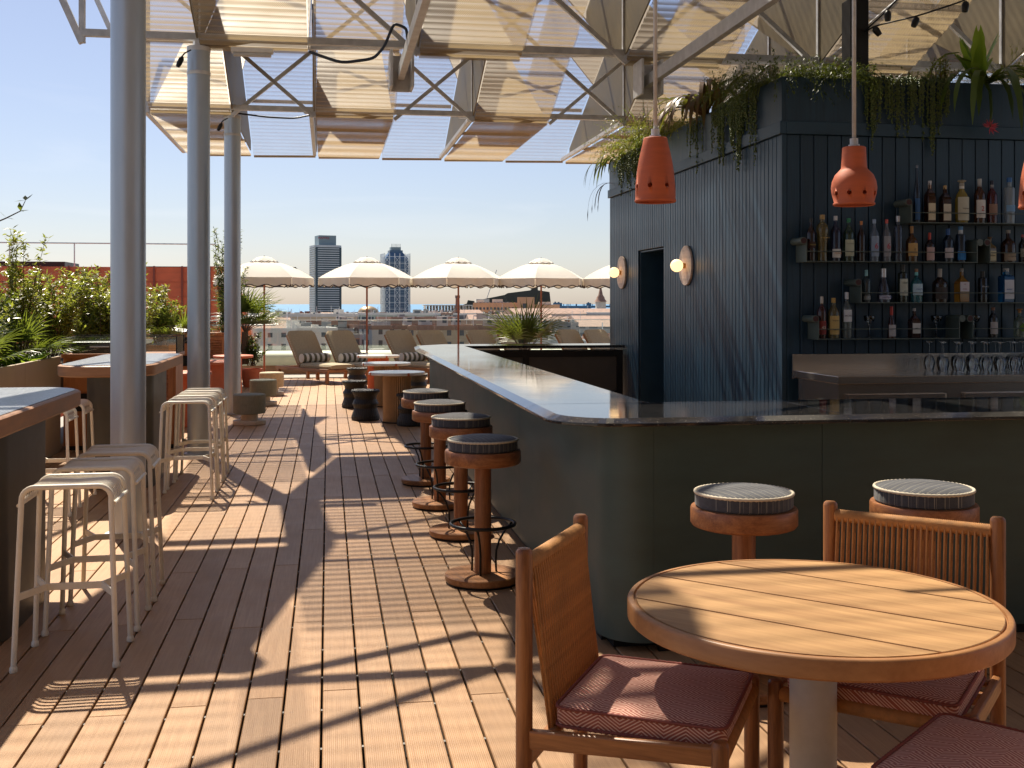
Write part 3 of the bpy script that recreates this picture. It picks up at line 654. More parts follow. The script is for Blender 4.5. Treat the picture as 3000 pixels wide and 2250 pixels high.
bottle(2, 4.224,.383,.072,'std',(.02,.02,.05),(.6,.6,.6),(.72,.7,.66),'MONIN','dark blue syrup bottle with white cap and white bottom label',.3,tcol=(.5,.25,.05),lz=(.08,.27),ts=.018)
bottle(2, 4.341,.365,.076,'std',(.05,.09,.05),(.02,.2,.09),(.5,.52,.38),'ECOLOGICO/FAIR','clear green bottle with green cap and two pale labels',.5,tcol=(.05,.08,.05),lz=(.12,.5),ts=.012)
bottle(2, 4.455,.343,.056,'std',(.03,.012,.008),(.5,.2,.08),None,'','slim black bottle with copper cap on the second shelf',.2,capm=.6)
bottle(2, 4.573,.359,.066,'std',(.25,.32,.42),(.35,.45,.6),(.28,.36,.48),'6','clear bottle with red numeral and blue cap, left of its red capped twin',.6,tcol=(.5,.02,.05),ts=.07,lz=(.12,.6))
bottle(2, 4.686,.36,.06,'std',(.3,.32,.36),(.6,.1,.08),(.34,.34,.36),'6','clear bottle with red numeral and red striped cap on the second shelf',.6,tcol=(.5,.02,.05),ts=.07,lz=(.12,.6))
bottle(2, 4.79,.391,.062,'cyl',(.12,.14,.2),(.6,.6,.62),None,'','tall straight clear bottle with silver cap on the second shelf',.75,capm=.5,capk=.13)
bottle(2, 4.916,.304,.082,'squat',(.12,.05,.01),(.4,.2,.06),(.55,.34,.12),'12','squat whisky bottle with ochre label and brown cap on the second shelf',.4,ts=.022,lz=(.16,.52),capk=.2)
bottle(2, 5.081,.251,.068,'squat',(.02,.01,.01),(.5,.05,.03),(.55,.38,.34),'','short dark bottle with red cap and pale slanted label',.3,lz=(.05,.5),capk=.24)
bottle(2, 5.252,.287,.074,'std',(.01,.02,.04),(.02,.09,.3),(.55,.5,.5),'','dark bottle with round white label and blue cap',.3,lz=(.12,.42),capk=.22)
bottle(2, 5.37,.307,.072,'cyl',(.03,.05,.08),(.1,.3,.6),(.03,.2,.5),'','straight bottle with blue and white cap and blue base label',.5,lz=(.06,.3),neck=(.6,.65,.7))
bottle(2, 5.645,.219,.07,'squat',(.3,.22,.1),(.2,.12,.06),(.6,.55,.35),'PATRON','small square bottle with cork ball and pale label on the short right shelf',.5,sq=True,ball=True,lz=(.06,.45),ts=.012)
bottle(2, 5.817,.281,.105,'squat',(.05,.02,.01),(.3,.28,.25),(.35,.28,.2),'WOODFORD','wide flat dark bourbon bottle on the short right shelf',.3,lz=(.05,.3),ts=.014)
bottle(2, 5.956,.244,.06,'std',(.02,.02,.02),(.4,.1,.1),(.3,.3,.25),'','small dark bottle with red cap at the picture edge',.3)
bottle(3, 4.501,.275,.06,'std',(.08,.12,.13),(.25,.5,.52),(.3,.33,.33),'','clear gin bottle with turquoise and silver cap, first on the third shelf',.6,lz=(.08,.2),capk=.2)
bottle(3, 4.658,.287,.098,'cone',(.1,.11,.15),(.6,.6,.62),(.5,.5,.58),'GIN MARE','flared clear gin bottle with tall silver cap on the third shelf',.6,capm=.6,capk=.26,tcol=(.1,.1,.25),ts=.02,lz=(.09,.2))
bottle(3, 4.834,.322,.07,'cyl',(.02,.03,.02),(.03,.03,.03),(.55,.56,.46),'GREEN/REY','dark bottle with tall pale green printed label on the third shelf',.3,tcol=(.05,.1,.06),ts=.018,lz=(.18,.62),capk=.14)
bottle(3, 4.959,.286,.085,'squat',(.04,.22,.27),(.3,.16,.08),(.5,.65,.72),'MALFY','turquoise gin bottle with cork stopper and round pale label',.55,tcol=(.03,.06,.25),ts=.02,lz=(.22,.55),neck=(.2,.6,.62),capk=.1)
bottle(3, 5.175,.287,.105,'squat',(.03,.015,.01),(.35,.33,.3),(.05,.04,.035),'','broad flat dark bottle in the middle of the third shelf',.3,lz=(.1,.45),capk=.26)
bottle(3, 5.38,.291,.085,'squat',(.4,.2,.03),(.3,.28,.25),(.62,.58,.6),'RYE/WHISKY','square honey coloured bottle with white upper label on the third shelf',.5,sq=True,lz=(.32,.6),ts=.013,tcol=(.3,.03,.05))
bottle(3, 5.577,.27,.066,'cyl',(.01,.01,.012),(.015,.015,.015),None,'BULLDOG','all black gin bottle with white lettering on the third shelf',.1,tcol=(.6,.6,.6),ts=.014,capk=.22)
bottle(3, 5.797,.295,.09,'cyl',(.01,.12,.3),(.4,.4,.4),(.6,.62,.66),'BOMBAY','blue glass gin bottle with pale tall label on the third shelf',.5,sq=True,tcol=(.05,.15,.4),ts=.014,lz=(.1,.66))
bottle(4, 4.1,.354,.062,'std',(.07,.01,.006),(.5,.45,.4),(.3,.05,.04),'43','dark red liqueur bottle with numeral roundel, first on the lowest left shelf',.3,tcol=(.75,.7,.55),ts=.036,lz=(.1,.42),neck=(.5,.4,.25),capm=.4,capk=.16)
bottle(4, 4.205,.342,.08,'std',(.25,.2,.08),(.55,.33,.08),(.62,.42,.14),"Seagram's/Dry Gin",'pale gold gin bottle with big yellow label on the lowest left shelf',.6,ts=.017,lz=(.1,.56),capk=.12)
bottle(4, 4.325,.39,.07,'std',(.2,.24,.23),(.7,.7,.7),(.7,.7,.69),'BACARDI','clear rum bottle with white label and white cap right of the yellow label',.6,ts=.02,lz=(.36,.62),capk=.15)
bottle(4, 4.73,.271,.06,'cone',(.06,.008,.006),(.55,.04,.03),(.55,.5,.48),'','dark red liqueur bottle with red neck between the cocktail glass and square bottle',.3,lz=(.06,.42),capk=.28)
bottle(4, 4.939,.255,.074,'squat',(.05,.02,.02),(.4,.4,.42),(.62,.6,.55),'HIBIKI','short square dark bottle with off white label and glass stopper',.3,sq=True,lz=(.16,.5),ts=.011)
bottle(4, 5.674,.262,.066,'std',(.02,.02,.025),(.25,.1,.05),(.5,.45,.42),'','short black bottle with white framed label on the lowest right shelf',.2,lz=(.12,.52))
bb = bottle(4, 5.925,.249,.085,'squat',(.3,.36,.28),(.45,.2,.06),None,'','clear bottle with green leaf tag and orange cork on the lowest right shelf',.7,ball=True)
mb = MB(); mb.add([(-.045,-.055,.08),(-.01,-.056,.05),(.03,-.055,.08),(.0,-.056,.13)], [(0,1,2,3)]); mb.build('leaf_tag', LEAFL, bb)
# coupes and wine glasses
def coupe(x, label):
    g = thing('cocktail_glass', label, 'glass', (x, 8.78, ZS[4]+.008), 0, 'empty cocktail glasses on the lowest shelf')
    mb = MB(); mb.lathe([(.036,0),(.034,.004),(.006,.012),(.0045,.11),(.012,.125),(.04,.15),(.048,.19),(.046,.192),(.038,.155),(.004,.13)], 20); mb.build('bowl', GLASS, g, True)
coupe(4.529, 'empty cocktail glass right of the rum bottle on lowest left shelf'); coupe(5.143, 'empty cocktail glass by the right end of lowest left shelf'); coupe(5.5, 'empty cocktail glass at the start of the lowest right shelf')
gp = None
wg = MB(); wg.lathe([(.031,0),(.044,.05),(.046,.075),(.036,.11),(.008,.132),(.004,.14),(.0035,.225),(.008,.235),(.036,.24),(.036,.243),(.001,.243)], 20, cap=False); wgm = wg.mesh('wine_glass', GLASS, True)
for r_ in range(3):
    for k in range(9):
        nth = ['leftmost','second','third','fourth','fifth','sixth','seventh','eighth','ninth'][k]; rw = ['back','middle','front'][r_]
        x = 4.98+k*.125+r_*.06+random.uniform(-.012,.012); y = 8.62-r_*.13+random.uniform(-.01,.01)
        o = link(wgm, 'wine_glass'); o.location = (x, y, 1.0915); o.rotation_euler = (0,0,random.random()*6)
        tag(o, 'upturned stemmed wine glass, %s from the left in the %s row on the worktop' % (nth if k else 'first', rw), 'glass', 'upturned wine glasses on the worktop')
tb = MB(); tb.lathe([(.03,0),(.032,.15),(.030,.15),(.028,.004)], 18, cap=False); tbm = tb.mesh('tumbler', GLASS, True)
for k in range(6):
    o = link(tbm, 'tumbler'); o.location = (6.15+(k % 3)*.08, 8.45+(k//3)*.09, 1.0915); tag(o, 'straight clear tumbler, %s of the %s three beside the wine glasses' % (['left','middle','right'][k % 3], ['front','rear'][k//3]), 'glass', 'tumblers on the worktop')

# ---------------- pendants ----------------
def pendant(x, prof, label, hz, hr, nh):
    p_ = thing('pendant_lamp', label, 'lamp', (x, 5.6, 2.18), 0, 'terracotta pendants over the bar')
    n = 64; N = len(prof); vs = []; fs = []
    for r, z in prof:
        for k in range(n): an = 2*math.pi*(k+.5)/n+.3; vs.append((r*math.cos(an), r*math.sin(an), z))
    hole = lambda i, k: any(abs(((k+.5)-(n*q/nh)+n/2) % n-n/2)*prof[i][0]*2*math.pi/n < 0 for q in range(nh))
    for i in range(N-1):
        for k in range(n): fs.append((i*n+k, i*n+(k+1) % n, (i+1)*n+(k+1) % n, (i+1)*n+k))
    mb = MB(); mb.add(vs, fs); sh = mb.build('shade', [TERRA, TERRI], p_, True)
    so_ = sh.modifiers.new('solid', 'SOLIDIFY'); so_.thickness = .009; so_.offset = -1; so_.material_offset = 1
    cut = MB(); rr = [r for r, z in prof if abs(z-hz) < .04] or [.1]
    for q in range(nh): a = 2*math.pi*q/nh+.55; c, s = math.cos(a), math.sin(a); cut.tube([(c*.03, s*.03, hz), (c*.2, s*.2, hz)], hr, 12)
    co = cut.build('shade_cutter', TERRI, p_); bo = sh.modifiers.new('cut', 'BOOLEAN'); bo.object = co; bo.operation = 'DIFFERENCE'; bo.solver = 'FAST'
    dg = bpy.context.evaluated_depsgraph_get(); dg.update(); me = bpy.data.meshes.new_from_object(sh.evaluated_get(dg)); sh.modifiers.clear(); sh.data = me; bpy.data.objects.remove(co)
    top = prof[-1][1]
    mb = MB(); mb.lathe([(.03,top-.002),(.03,top+.012),(.022,top+.014),(.022,top+.045)], 20); mb.build('collar', STEEL, p_, 'a')
    mb = MB(); mb.tube([(0,0,top+.03),(0,0,4.2-2.18)], .011, 12); mb.build('rod', STEEL, p_, True)
    mb = MB(); mb.lathe([(.012,top-.14),(.03,top-.17),(.034,top-.2),(.022,top-.235),(.002,top-.24)], 16); mb.build('bulb', WHITE, p_, True)
P1 = [(.104,0),(.108,.004),(.108,.012),(.104,.018),(.105,.03),(.103,.09),(.096,.16),(.088,.21),(.078,.26),(.068,.30),(.062,.332),(.058,.338),(.02,.339)]
P2 = [(.105,0),(.110,.004),(.109,.012),(.104,.018),(.116,.06),(.120,.095),(.115,.13),(.100,.165),(.078,.188),(.068,.2),(.067,.215),(.064,.26),(.062,.31),(.058,.315),(.02,.316)]
pendant(1.69, P1, 'conical terracotta pendant lamp, leftmost of the three over the bar', .082, .0125, 7)
pendant(2.80, P2, 'bulbous terracotta pendant lamp with a straight neck, middle of the three', .062, .0125, 9)
pendant(3.90, P1, 'terracotta pendant lamp cut off by the right picture edge', .082, .0125, 7)
for x in (1.69, 2.80, 3.90): pass
mem((1.0, 5.6, 4.2), (6.4, 5.6, 4.2), .025, .025, 'lamp_rail')
# sconces
for i, (y, lab) in enumerate([(14.08, 'stone disc wall light with lit globe, left of the dark doorway'), (11.44, 'stone disc wall light with lit globe, right of the dark doorway')]):
    s = thing('wall_light', lab, 'wall light', (HX+.005, y, 2.06), 0, 'round stone wall lights')
    Rm = Matrix.Rotation(R(-90), 4, 'Y')
    mb = MB(); mb.lathe([(.21,0),(.215,.005),(.215,.02),(.21,.025)], 48, M=Rm); mb.build('disc', TRAV, s, 'a')
    mb = MB(); mb.lathe([(.03,.025),(.03,.06)], 20, M=Rm); mb.build('socket', BRASS, s, 'a')
    mb = MB(); mb.lathe([(.068*math.sin(R(a))+.0005, .115-.068*math.cos(R(a))) for a in range(0, 181, 12)], 24, M=Rm); mb.build('globe', GLOBE, s, True)

# string lights
def socket(loc, label, tilt):
    s = thing('festoon_socket', label, 'light socket', loc, 0, 'empty black sockets on the festoon cable')
    mb = MB(); mb.lathe([(.022,-.075),(.026,-.06),(.03,-.02),(.024,0),(.012,.012)], 14, M=Matrix.Rotation(R(tilt), 4, 'Y')); mb.build('holder', BLACK, s, 'a')
cable('festoon_cable', [(4.62,9.03,4.02),(4.66,8.94,4.05),(4.89,8.65,4.07),(5.12,8.3,4.12),(5.45,8.0,4.3)], .007, BLACK, 'black festoon cable sagging from the roof post to the right')
cable('festoon_cable', [(4.62,9.03,4.03),(4.6,8.6,4.1),(4.66,8.1,4.3)], .007, BLACK, 'short black festoon cable rising from the roof post')
for l, lab, t_ in [((4.66,8.94,4.03),'black socket closest to the roof post',-40),((4.89,8.65,4.05),'second black socket along the sagging cable',25),((5.12,8.3,4.1),'third black socket along the sagging cable near the edge',5),((4.60,8.6,4.08),'black socket on the rising cable above the post',0)]: socket(l, lab, t_)
# ---------------- white tube stools ----------------
def make_white_stool():
    t = thing('bar_stool', 'x', 'stool', (0,0,0), 0, 'cream metal stools at the mosaic bar tables')
    H = .82
    for s in (-1, 1):
        y = s*.165
        P = [(-.22, s*.195, .012), (-.193, y+s*.004, H-.07)]
        P += [(-.193+.055*(1-math.cos(R(a))), y, H-.055+.055*math.sin(R(a))) for a in range(0, 91, 15)]
        P += [(.193-.055*(1-math.cos(R(a))), y, H-.055+.055*math.sin(R(a))) for a in range(90, -1, -15)]
        P += [(.193, y+s*.004, H-.07), (.22, s*.195, .012)]
        mb = MB(); mb.tube(P, .0125, 10); mb.build('leg_hoop', CREAM, t, 'a')
        for sx in (-1, 1): mb = MB(); mb.lathe([(.016,0),(.018,.004),(.017,.02),(.0125,.028)], 12, c=(sx*.22, s*.195, 0)); mb.build('foot', CREAM, t, 'a')
    for i in range(8):
        y = -.128+i*.0366; w_ = .0088
        pr = [(-.205,H-.078)]+[(-.19+.045*(1-math.cos(R(a))), H-.048+.045*math.sin(R(a))) for a in range(0, 91, 18)]+[(0,H-.009)]+[(.19-.045*(1-math.cos(R(a))), H-.048+.045*math.sin(R(a))) for a in range(90, -1, -18)]+[(.205,H-.078)]
        vs = []
        for x, z in pr: vs += [(x, y-w_, z-.003), (x, y, z+.006), (x, y+w_, z-.003), (x, y, z-.008)]
        fs = []
        for k in range(len(pr)-1):
            for q in range(4): fs.append((4*k+q, 4*k+(q+1) % 4, 4*k+4+(q+1) % 4, 4*k+4+q))
        mb = MB(); mb.add(vs, fs); mb.build('seat_slat', CREAM, t, 'a')
    for s in (-1, 1):
        mb = MB(); mb.tube([(s*.207,-.165,H-.08),(s*.207,.165,H-.08)], .009, 8); mb.build('seat_end_bar', CREAM, t, 'a')
    z = .33; mb = MB(); mb.cbox((0,0,z), (.25,.008,.032)); mb.build('footrest', CREAM, t)
    for sx in (-1, 1):
        for sy in (-1, 1): mb = MB(); mb.beam((sx*.124, 0, z), (sx*.208, sy*.18, z), .008, .032); mb.build('footrest_strut', CREAM, t)
    return t
ws = make_white_stool()
WSP = [(-1.17, 5.46, 'cream slatted tube stool nearest the viewer at the left edge'), (-1.17, 6.02, 'cream slatted tube stool, middle of the near row of three'), (-1.175, 6.58, 'cream slatted tube stool, third from the viewer, half behind the thick column base'),
       (-1.18, 9.83, 'cream tube stool at the front of the second row, behind the thick column'), (-1.18, 10.40, 'cream tube stool, middle of the second row by the silver columns'), (-1.18, 10.96, 'cream tube stool farthest back in the second row'),
       (-2.2, 9.25, 'cream tube stool seen between the two mosaic bar tables'), (-2.2, 9.85, 'cream tube stool tucked behind the far mosaic table by the planter')]
for i, (x, y, l) in enumerate(WSP):
    if i == 0: ws.location = (x, y, 0); ws['label'] = l; ws.rotation_euler = (0,0,.01)
    else: copy_tree(ws, None, l, (x, y, 0), random.uniform(-.035, .035))
# ---------------- mosaic tables ----------------
TABW = M('brown_edge', (.33,.16,.075), .55, 0, .2, 5, (1,1,6), b=.1); PED = M('dark_pedestal', (.075,.068,.055), .5, 0, .1)
def rrect(x0, x1, y0, y1, r, n=8):
    return arc(x1-r, y1-r, r, 0, 90, n)+arc(x0+r, y1-r, r, 90, 180, n)+arc(x0+r, y0+r, r, 180, 270, n)+arc(x1-r, y0+r, r, 270, 360, n)
def mtable(y0, y1, label, ped, x0=-2.25, x1=-1.45):
    t = thing('mosaic_bar_table', label, 'table', (x0, y0, 0), 0, 'high tables topped with grey mosaic'); W = x1-x0; L = y1-y0
    mb = MB(); o1 = rrect(0, W, 0, L, .3); o2 = rrect(.012, W-.012, .012, L-.012, .29)
    mb.loops([[(x,y,1.04) for x,y in o2], [(x,y,1.052) for x,y in o1], [(x,y,1.128) for x,y in o1], [(x,y,1.136) for x,y in o2]]); mb.build('table_edge', TABW, t, 'a')
    mb = MB(); mb.prism(rrect(.03, W-.03, .03, L-.03, .27), 1.1365, 1.14); mb.build('mosaic_top', TILE, t)
    mb = MB(); mb.prism(rrect(.12, W-.1, ped[0], ped[1], .15), 0.0, 1.038); mb.build('pedestal', PED, t, 'a')
mtable(4.75, 7.2, 'high mosaic topped table cut by the left picture edge', (.9, 1.9)); mtable(9.6, 11.95, 'high mosaic topped table standing behind the thick silver column', (.7, 1.75))
# ---------------- round bar stools ----------------
def coil(mb, r, z, n=90, rt=.0068, amp=.0012, tilt=0):
    P = [(r*math.cos(2*math.pi*i/n), r*math.sin(2*math.pi*i/n), z) for i in range(n)]
    mb.tube(P, [rt+(amp if i % 2 else -amp) for i in range(n)], 8, closed=True)
def make_bar_stool():
    t = thing('bar_stool', 'x', 'stool', (0,0,0), 0, 'round upholstered teak stools along the bar')
    mb = MB(); mb.lathe([(.216,0),(.218,.012)], 40); mb.build('rubber_pad', BLACK, t, 'a')
    mb = MB(); mb.lathe([(.219,.012),(.225,.018),(.225,.048),(.219,.054),(.0,.0545)], 56, cap=False); mb.build('base', WOOD['ty'], t, 'a')
    mb = MB(); mb.lathe([(.05,.054),(.05,.7)], 32); mb.build('post', WOOD['irokz'], t, 'a')
    mb = MB(); mb.lathe([(.0,.698),(.2,.698),(.218,.704),(.226,.715),(.226,.775),(.222,.783),(.2,.784),(.0,.784)], 56, cap=False); mb.build('seat_ring', WOOD['iroko'], t, 'a')
    mb = MB(); mb.lathe([(.198,.784),(.207,.792),(.207,.838),(.203,.846),(.185,.855),(.12,.866),(.0,.872)], 48, cap=False); mb.build('cushion', GREYCUSH, t, 'a')
    mb = MB(); coil(mb, .205, .845, 120); mb.build('rope_piping', ROPEC, t, True)
    mb = MB(); mb.tube([(.19*math.cos(R(a)), .19*math.sin(R(a)), .345) for a in range(0, 360, 8)], .0105, 8, closed=True); mb.build('foot_ring', BLACK, t, True)
    for k in range(3):
        a = R(90+120*k+25); c, s = math.cos(a), math.sin(a); rr = [(.085,.054),(.082,.12),(.085,.18),(.105,.24),(.145,.3),(.185,.338)]
        mb = MB(); mb.tube([(c*r, s*r, z) for r, z in rr], .007, 8); mb.build('foot_rod', BLACK, t, True)
    return t
bs = make_bar_stool()
BSP = [(.909,6.53,'round teak bar stool nearest the viewer on the aisle side of the bar'), (.935,7.85,'round teak bar stool second from the viewer on the aisle side'), (.90,9.0,'round teak bar stool third from the viewer on the aisle side'), (.89,10.19,'round teak bar stool farthest away on the aisle side of the bar'),
       (1.756,4.52,'round bar stool before the dark front panel, left of the rope backed chair'), (2.57,4.49,'round bar stool behind the rope backed chair at the right')]
for i, (x, y, l) in enumerate(BSP):
    if i == 0: bs.location = (x, y, 0); bs['label'] = l; bs.rotation_euler = (0,0,.3)
    else: copy_tree(bs, None, l, (x, y, 0), [0,1.1,2.4,.2,.35,-1.0][i])
# ---------------- round teak table ----------------
t = thing('round_table', 'round teak table with four planks and a white column leg', 'table', (1.45, 3.165, 0), R(-45.5))
RT = .56
mb = MB(); n = 96
mb.loops([[(r*math.cos(2*math.pi*k/n), r*math.sin(2*math.pi*k/n), z) for k in range(n)] for r, z in ((RT-.03,.69),(RT-.005,.691),(RT,.697),(RT,.741),(RT-.004,.748),(RT-.008,.75),(RT-.019,.75),(RT-.021,.742),(RT-.1,.738))], (True, True)); mb.build('rim', wood('teak_rim', (.46,.225,.085), (.33,.145,.05), 'x', .5, .7), t, 'a')
edges = [-RT-.1, -.285, 0.0, .285, RT+.1]; ri = RT-.027
for i in range(4):
    a, b_ = edges[i]+.0048, edges[i+1]-.0048; a = max(a, -ri+.001); b_ = min(b_, ri-.001); N = 28; pts = []
    for k in range(N+1): y = a+(b_-a)*k/N; pts.append((math.sqrt(max(0, ri*ri-y*y)), y))
    for k in range(N, -1, -1): y = a+(b_-a)*k/N; pts.append((-math.sqrt(max(0, ri*ri-y*y)), y))
    clean = []
    for p in pts:
        if not clean or (Vector(p)-Vector(clean[-1])).length > .002: clean.append(p)
    mb = MB(); c_ = (sum(p[0] for p in clean)/len(clean), sum(p[1] for p in clean)/len(clean)); inn = [(p[0]+(c_[0]-p[0])*.004, p[1]+(c_[1]-p[1])*.006) for p in clean]
    mb.loops([[(x,y,.739) for x,y in clean], [(x,y,.7485) for x,y in clean], [(x,y,.7505) for x,y in inn]]); mb.build('tabletop_plank', WOOD['light'], t)
mb = MB(); mb.lathe([(.07,.012),(.07,.69)], 40); mb.build('column_leg', STONE if False else M('white_leg', (.62,.6,.55), .55, 0, .05, 30, b=.05), t, 'a')
mb = MB(); mb.lathe([(.3,0),(.3,.008),(.29,.012),(.0,.0122)], 56, cap=False); mb.build('base_plate', BLACK, t, 'a')
# ---------------- rope chairs ----------------
def wrapped(mb, p, q, r, pitch=.0062, amp=.0016, n=12):
    p, q = Vector(p), Vector(q); L = (q-p).length; m = int(L/pitch*2); mb.tube([p.lerp(q, i/m) for i in range(m+1)], [r+(amp if i % 2 else -amp) for i in range(m+1)], n)
def make_chair(full=True):
    t = thing('rope_chair', 'x', 'chair', (0,0,0), 0, 'teak chairs with woven cord backs round the table')
    def post(x, y, h, r=.0235):
        mb = MB(); mb.lathe([(r*.85,0),(r*.95,.03),(r,.2),(r,h-.018),(r*.93,h-.008),(r*.7,h-.002),(.001,h)], 20, c=(x,y,0)); mb.build('leg', WOOD['tz'], t, 'a')
    for s in (-1, 1): post(-.265, s*.262, .945); post(.275, s*.272, .468)
    for s in (-1, 1):
        mb = MB(); mb.beam((-.25, s*.262, .395), (.262, s*.271, .425), .026, .055); mb.build('side_rail', WOOD['tx'], t, bevel=.006)
        mb = MB(); mb.beam((-.25, s*.262, .2), (.262, s*.271, .2), .018, .03); 
    mb = MB(); wrapped(mb, (.275,-.255,.425), (.275,.255,.425), .023); mb.build('front_rail', ROPE, t, True)
    mb = MB(); wrapped(mb, (-.265,-.245,.895), (-.265,.245,.895), .0215); mb.build('top_rail', ROPE, t, True)
    mb = MB(); mb.tube([(-.19,-.262,.41),(-.19,.262,.41)], .014, 12); mb.build('seat_bar', WOOD['ty'], t, True)
    mb = MB(); mb.beam((-.262,-.245,.33), (-.262,.245,.33), .022, .045); mb.build('back_rail', WOOD['ty'], t, bevel=.004)
    rm = MB(); rm.tube([(-.248,0,.895),(-.243,0,.86),(-.215,0,.6),(-.192,0,.42)], .0037, 6); rmm = rm.mesh('back_cord', ROPE, True)
    rm = MB(); rm.tube([(-.275,0,.885),(-.262,0,.84),(-.225,0,.6),(-.2,0,.41)], .0037, 6); rmb = rm.mesh('back_cord', ROPE, True)
    for i in range(27):
        y = -.234+i*.018; o = link(rmm, 'back_cord', t); o.location = (0, y, 0)
        o = link(rmb, 'back_cord', t); o.location = (0, y+.0008, 0)
    # cushion
    mb = MB(); L = []
    def sq(x0, x1, y0, y1, r, z, puff=0): return [(x, y, z+puff*(1-min(1, ((x/.27)**2+(y/.27)**2)))) for x, y in rrect(x0, x1, y0, y1, r, 5)]
    for ins, z in ((.02,.428),(.004,.434),(0,.45),(0,.478),(.006,.487),(.02,.491),(.06,.494),(.12,.497),(.2,.499)): L.append(sq(-.185+ins, .285-ins, -.24+ins, .24-ins, max(.03-ins, .012), z))
    mb.loops(L); mb.build('seat_cushion', REDGEO, t, 'a')
    for z in (.4865, .4345):
        mb = MB(); P = [(x, y, z) for x, y in rrect(-.185, .285, -.24, .24, .03, 5)]; Q = []
        for i in range(len(P)):
            a, b_ = Vector(P[i]), Vector(P[(i+1) % len(P)]); k = max(1, int((b_-a).length/.008)); Q += [a.lerp(b_, j/k) for j in range(k)]
        mb.tube(Q, [.0048+(.0012 if i % 2 else -.0008) for i in range(len(Q))], 6, closed=True); mb.build('piping', M('red_piping', (.25,.07,.055), .8, 0, .2, 60) if 'red_piping' not in bpy.data.materials else bpy.data.materials['red_piping'], t, True)
    return t
ch = make_chair()
CHP = [(.915, 3.255, -30.0, 'cord backed teak chair at the left of the round table, seen from behind its side'), (1.80, 3.34, -133.4+2, 'cord backed teak chair behind the round table, facing the viewer'), (1.72, 2.52, 130, 'teak chair at the lower right corner showing only its red cushion')]
for i, (x, y, a, l) in enumerate(CHP):
    if i == 0: ch.location = (x+.025, y+.005, 0); ch['label'] = l; ch.rotation_euler = (0,0,R(a)); ch.scale = (1.05,1.06,1)
    else: copy_tree(ch, None, l, (x, y, 0), R(a))
# ---------------- coral tables, drum stools, fluted tables ----------------
def coral(x, y, lab, r=.35):
    t = thing('coral_table', lab, 'table', (x, y, 0), 0, 'round coral tables beside the columns')
    mb = MB(); mb.lathe([(r-.01,.69),(r,.697),(r,.728),(r-.01,.735)], 44); mb.build('tabletop', CORAL, t, 'a'); mb = MB(); mb.lathe([(.15,0),(.15,.69)], 32); mb.build('pedestal', CORAL, t, 'a')
coral(-1.9,15.5,'round coral red table nearest, behind the middle silver column'); coral(-1.72,18.3,'round coral red table, middle of three, behind the far column'); coral(-1.66,20.3,'round pale coral table farthest back by the potted palm')
def cstool(x, y, mat, lab):
    t = thing('low_stool', lab, 'stool', (x, y, 0), 0, 'drum seats on round pale bases')
    mb = MB(); mb.lathe([(.215,0),(.222,.008),(.222,.05),(.215,.058)], 40); mb.build('base', STONE, t, 'a')
    mb = MB(); mb.lathe([(.115,.058),(.115,.15)], 28); mb.build('stem', STONE, t, 'a')
    mb = MB(); mb.lathe([(.2,.15),(.217,.157),(.218,.278),(.214,.282),(.218,.286),(.218,.4),(.208,.412),(.15,.418),(0,.422)], 44, cap=False); mb.lathe([(.2,.15),(.0,.1501)], 44, cap=False); mb.build('seat', mat, t, 'a')
cstool(-1.06,15.6,SAGE,'sage fabric low stool nearest the viewer beside the far column'); cstool(-1.04,18.55,SAGE,'second sage fabric low stool, farther down the deck'); cstool(-1.0,20.5,SAND,'sand coloured low stool by the potted palm')
def drum(x, y, lab):
    t = thing('woven_stool', lab, 'stool', (x, y, 0), random.random()*3, 'black woven hourglass stools')
    pr = [(.185,0),(.197,.015),(.195,.06),(.172,.13),(.158,.17),(.175,.215),(.183,.235),(.172,.26),(.15,.30),(.155,.34),(.182,.385),(.192,.405),(.185,.42)]
    n = 72; L = []
    for r, z in pr: L.append([(r*(1+.018*(k % 2))*math.cos(2*math.pi*k/n), r*(1+.018*(k % 2))*math.sin(2*math.pi*k/n), z) for k in range(n)])
    mb = MB(); mb.loops(L); mb.build('woven_body', WICK, t)
    mb = MB()
    for rr, zz in ((.185,.42),(.13,.424),(.19,.408)): coil(mb, rr, zz, 64, .01, .004)
    mb.lathe([(.18,.425),(.0,.428)], 30, cap=False); mb.build('top_weave', WICK, t, 'a')
drum(.53,15.9,'black woven stool nearest, left of the front fluted table'); drum(.42,17.8,'black woven stool, second in the left row by the fluted tables'); drum(.55,21.3,'black woven stool farthest back in the left row'); drum(1.12,15.1,'black woven stool tucked behind the farthest bar stools'); drum(1.52,19.3,'black woven stool behind the right edge of the fluted tables')
def flut(x, y, lab, mat):
    t = thing('fluted_table', lab, 'table', (x, y, 0), 0, 'round tables on fluted drums')
    n = 160; L = [[((.186+.009*math.cos(2*math.pi*k/4))*math.cos(2*math.pi*k/n), (.186+.009*math.cos(2*math.pi*k/4))*math.sin(2*math.pi*k/n), z) for k in range(n)] for z in (.02, .66)]
    mb = MB(); mb.loops(L); mb.build('fluted_drum', mat, t, 'a'); mb = MB(); mb.lathe([(.2,0),(.2,.018)], 40); mb.build('base_ring', BLACK, t, 'a')
    mb = MB(); mb.lathe([(.38,.665),(.392,.672),(.392,.698),(.385,.705),(.0,.7052)], 60, cap=False); mb.lathe([(.38,.665),(0,.6652)], 60, cap=False); mb.build('tabletop', MARB, t, 'a')
    for k in range(4): a = R(20+90*k); mb = MB(); mb.cbox((0,0,0), (.03,.012,.042), Matrix.Translation((.392*math.cos(a), .392*math.sin(a), .684)) @ Matrix.Rotation(a+math.pi/2, 4, 'Z')); mb.build('rim_clip', CORAL, t)
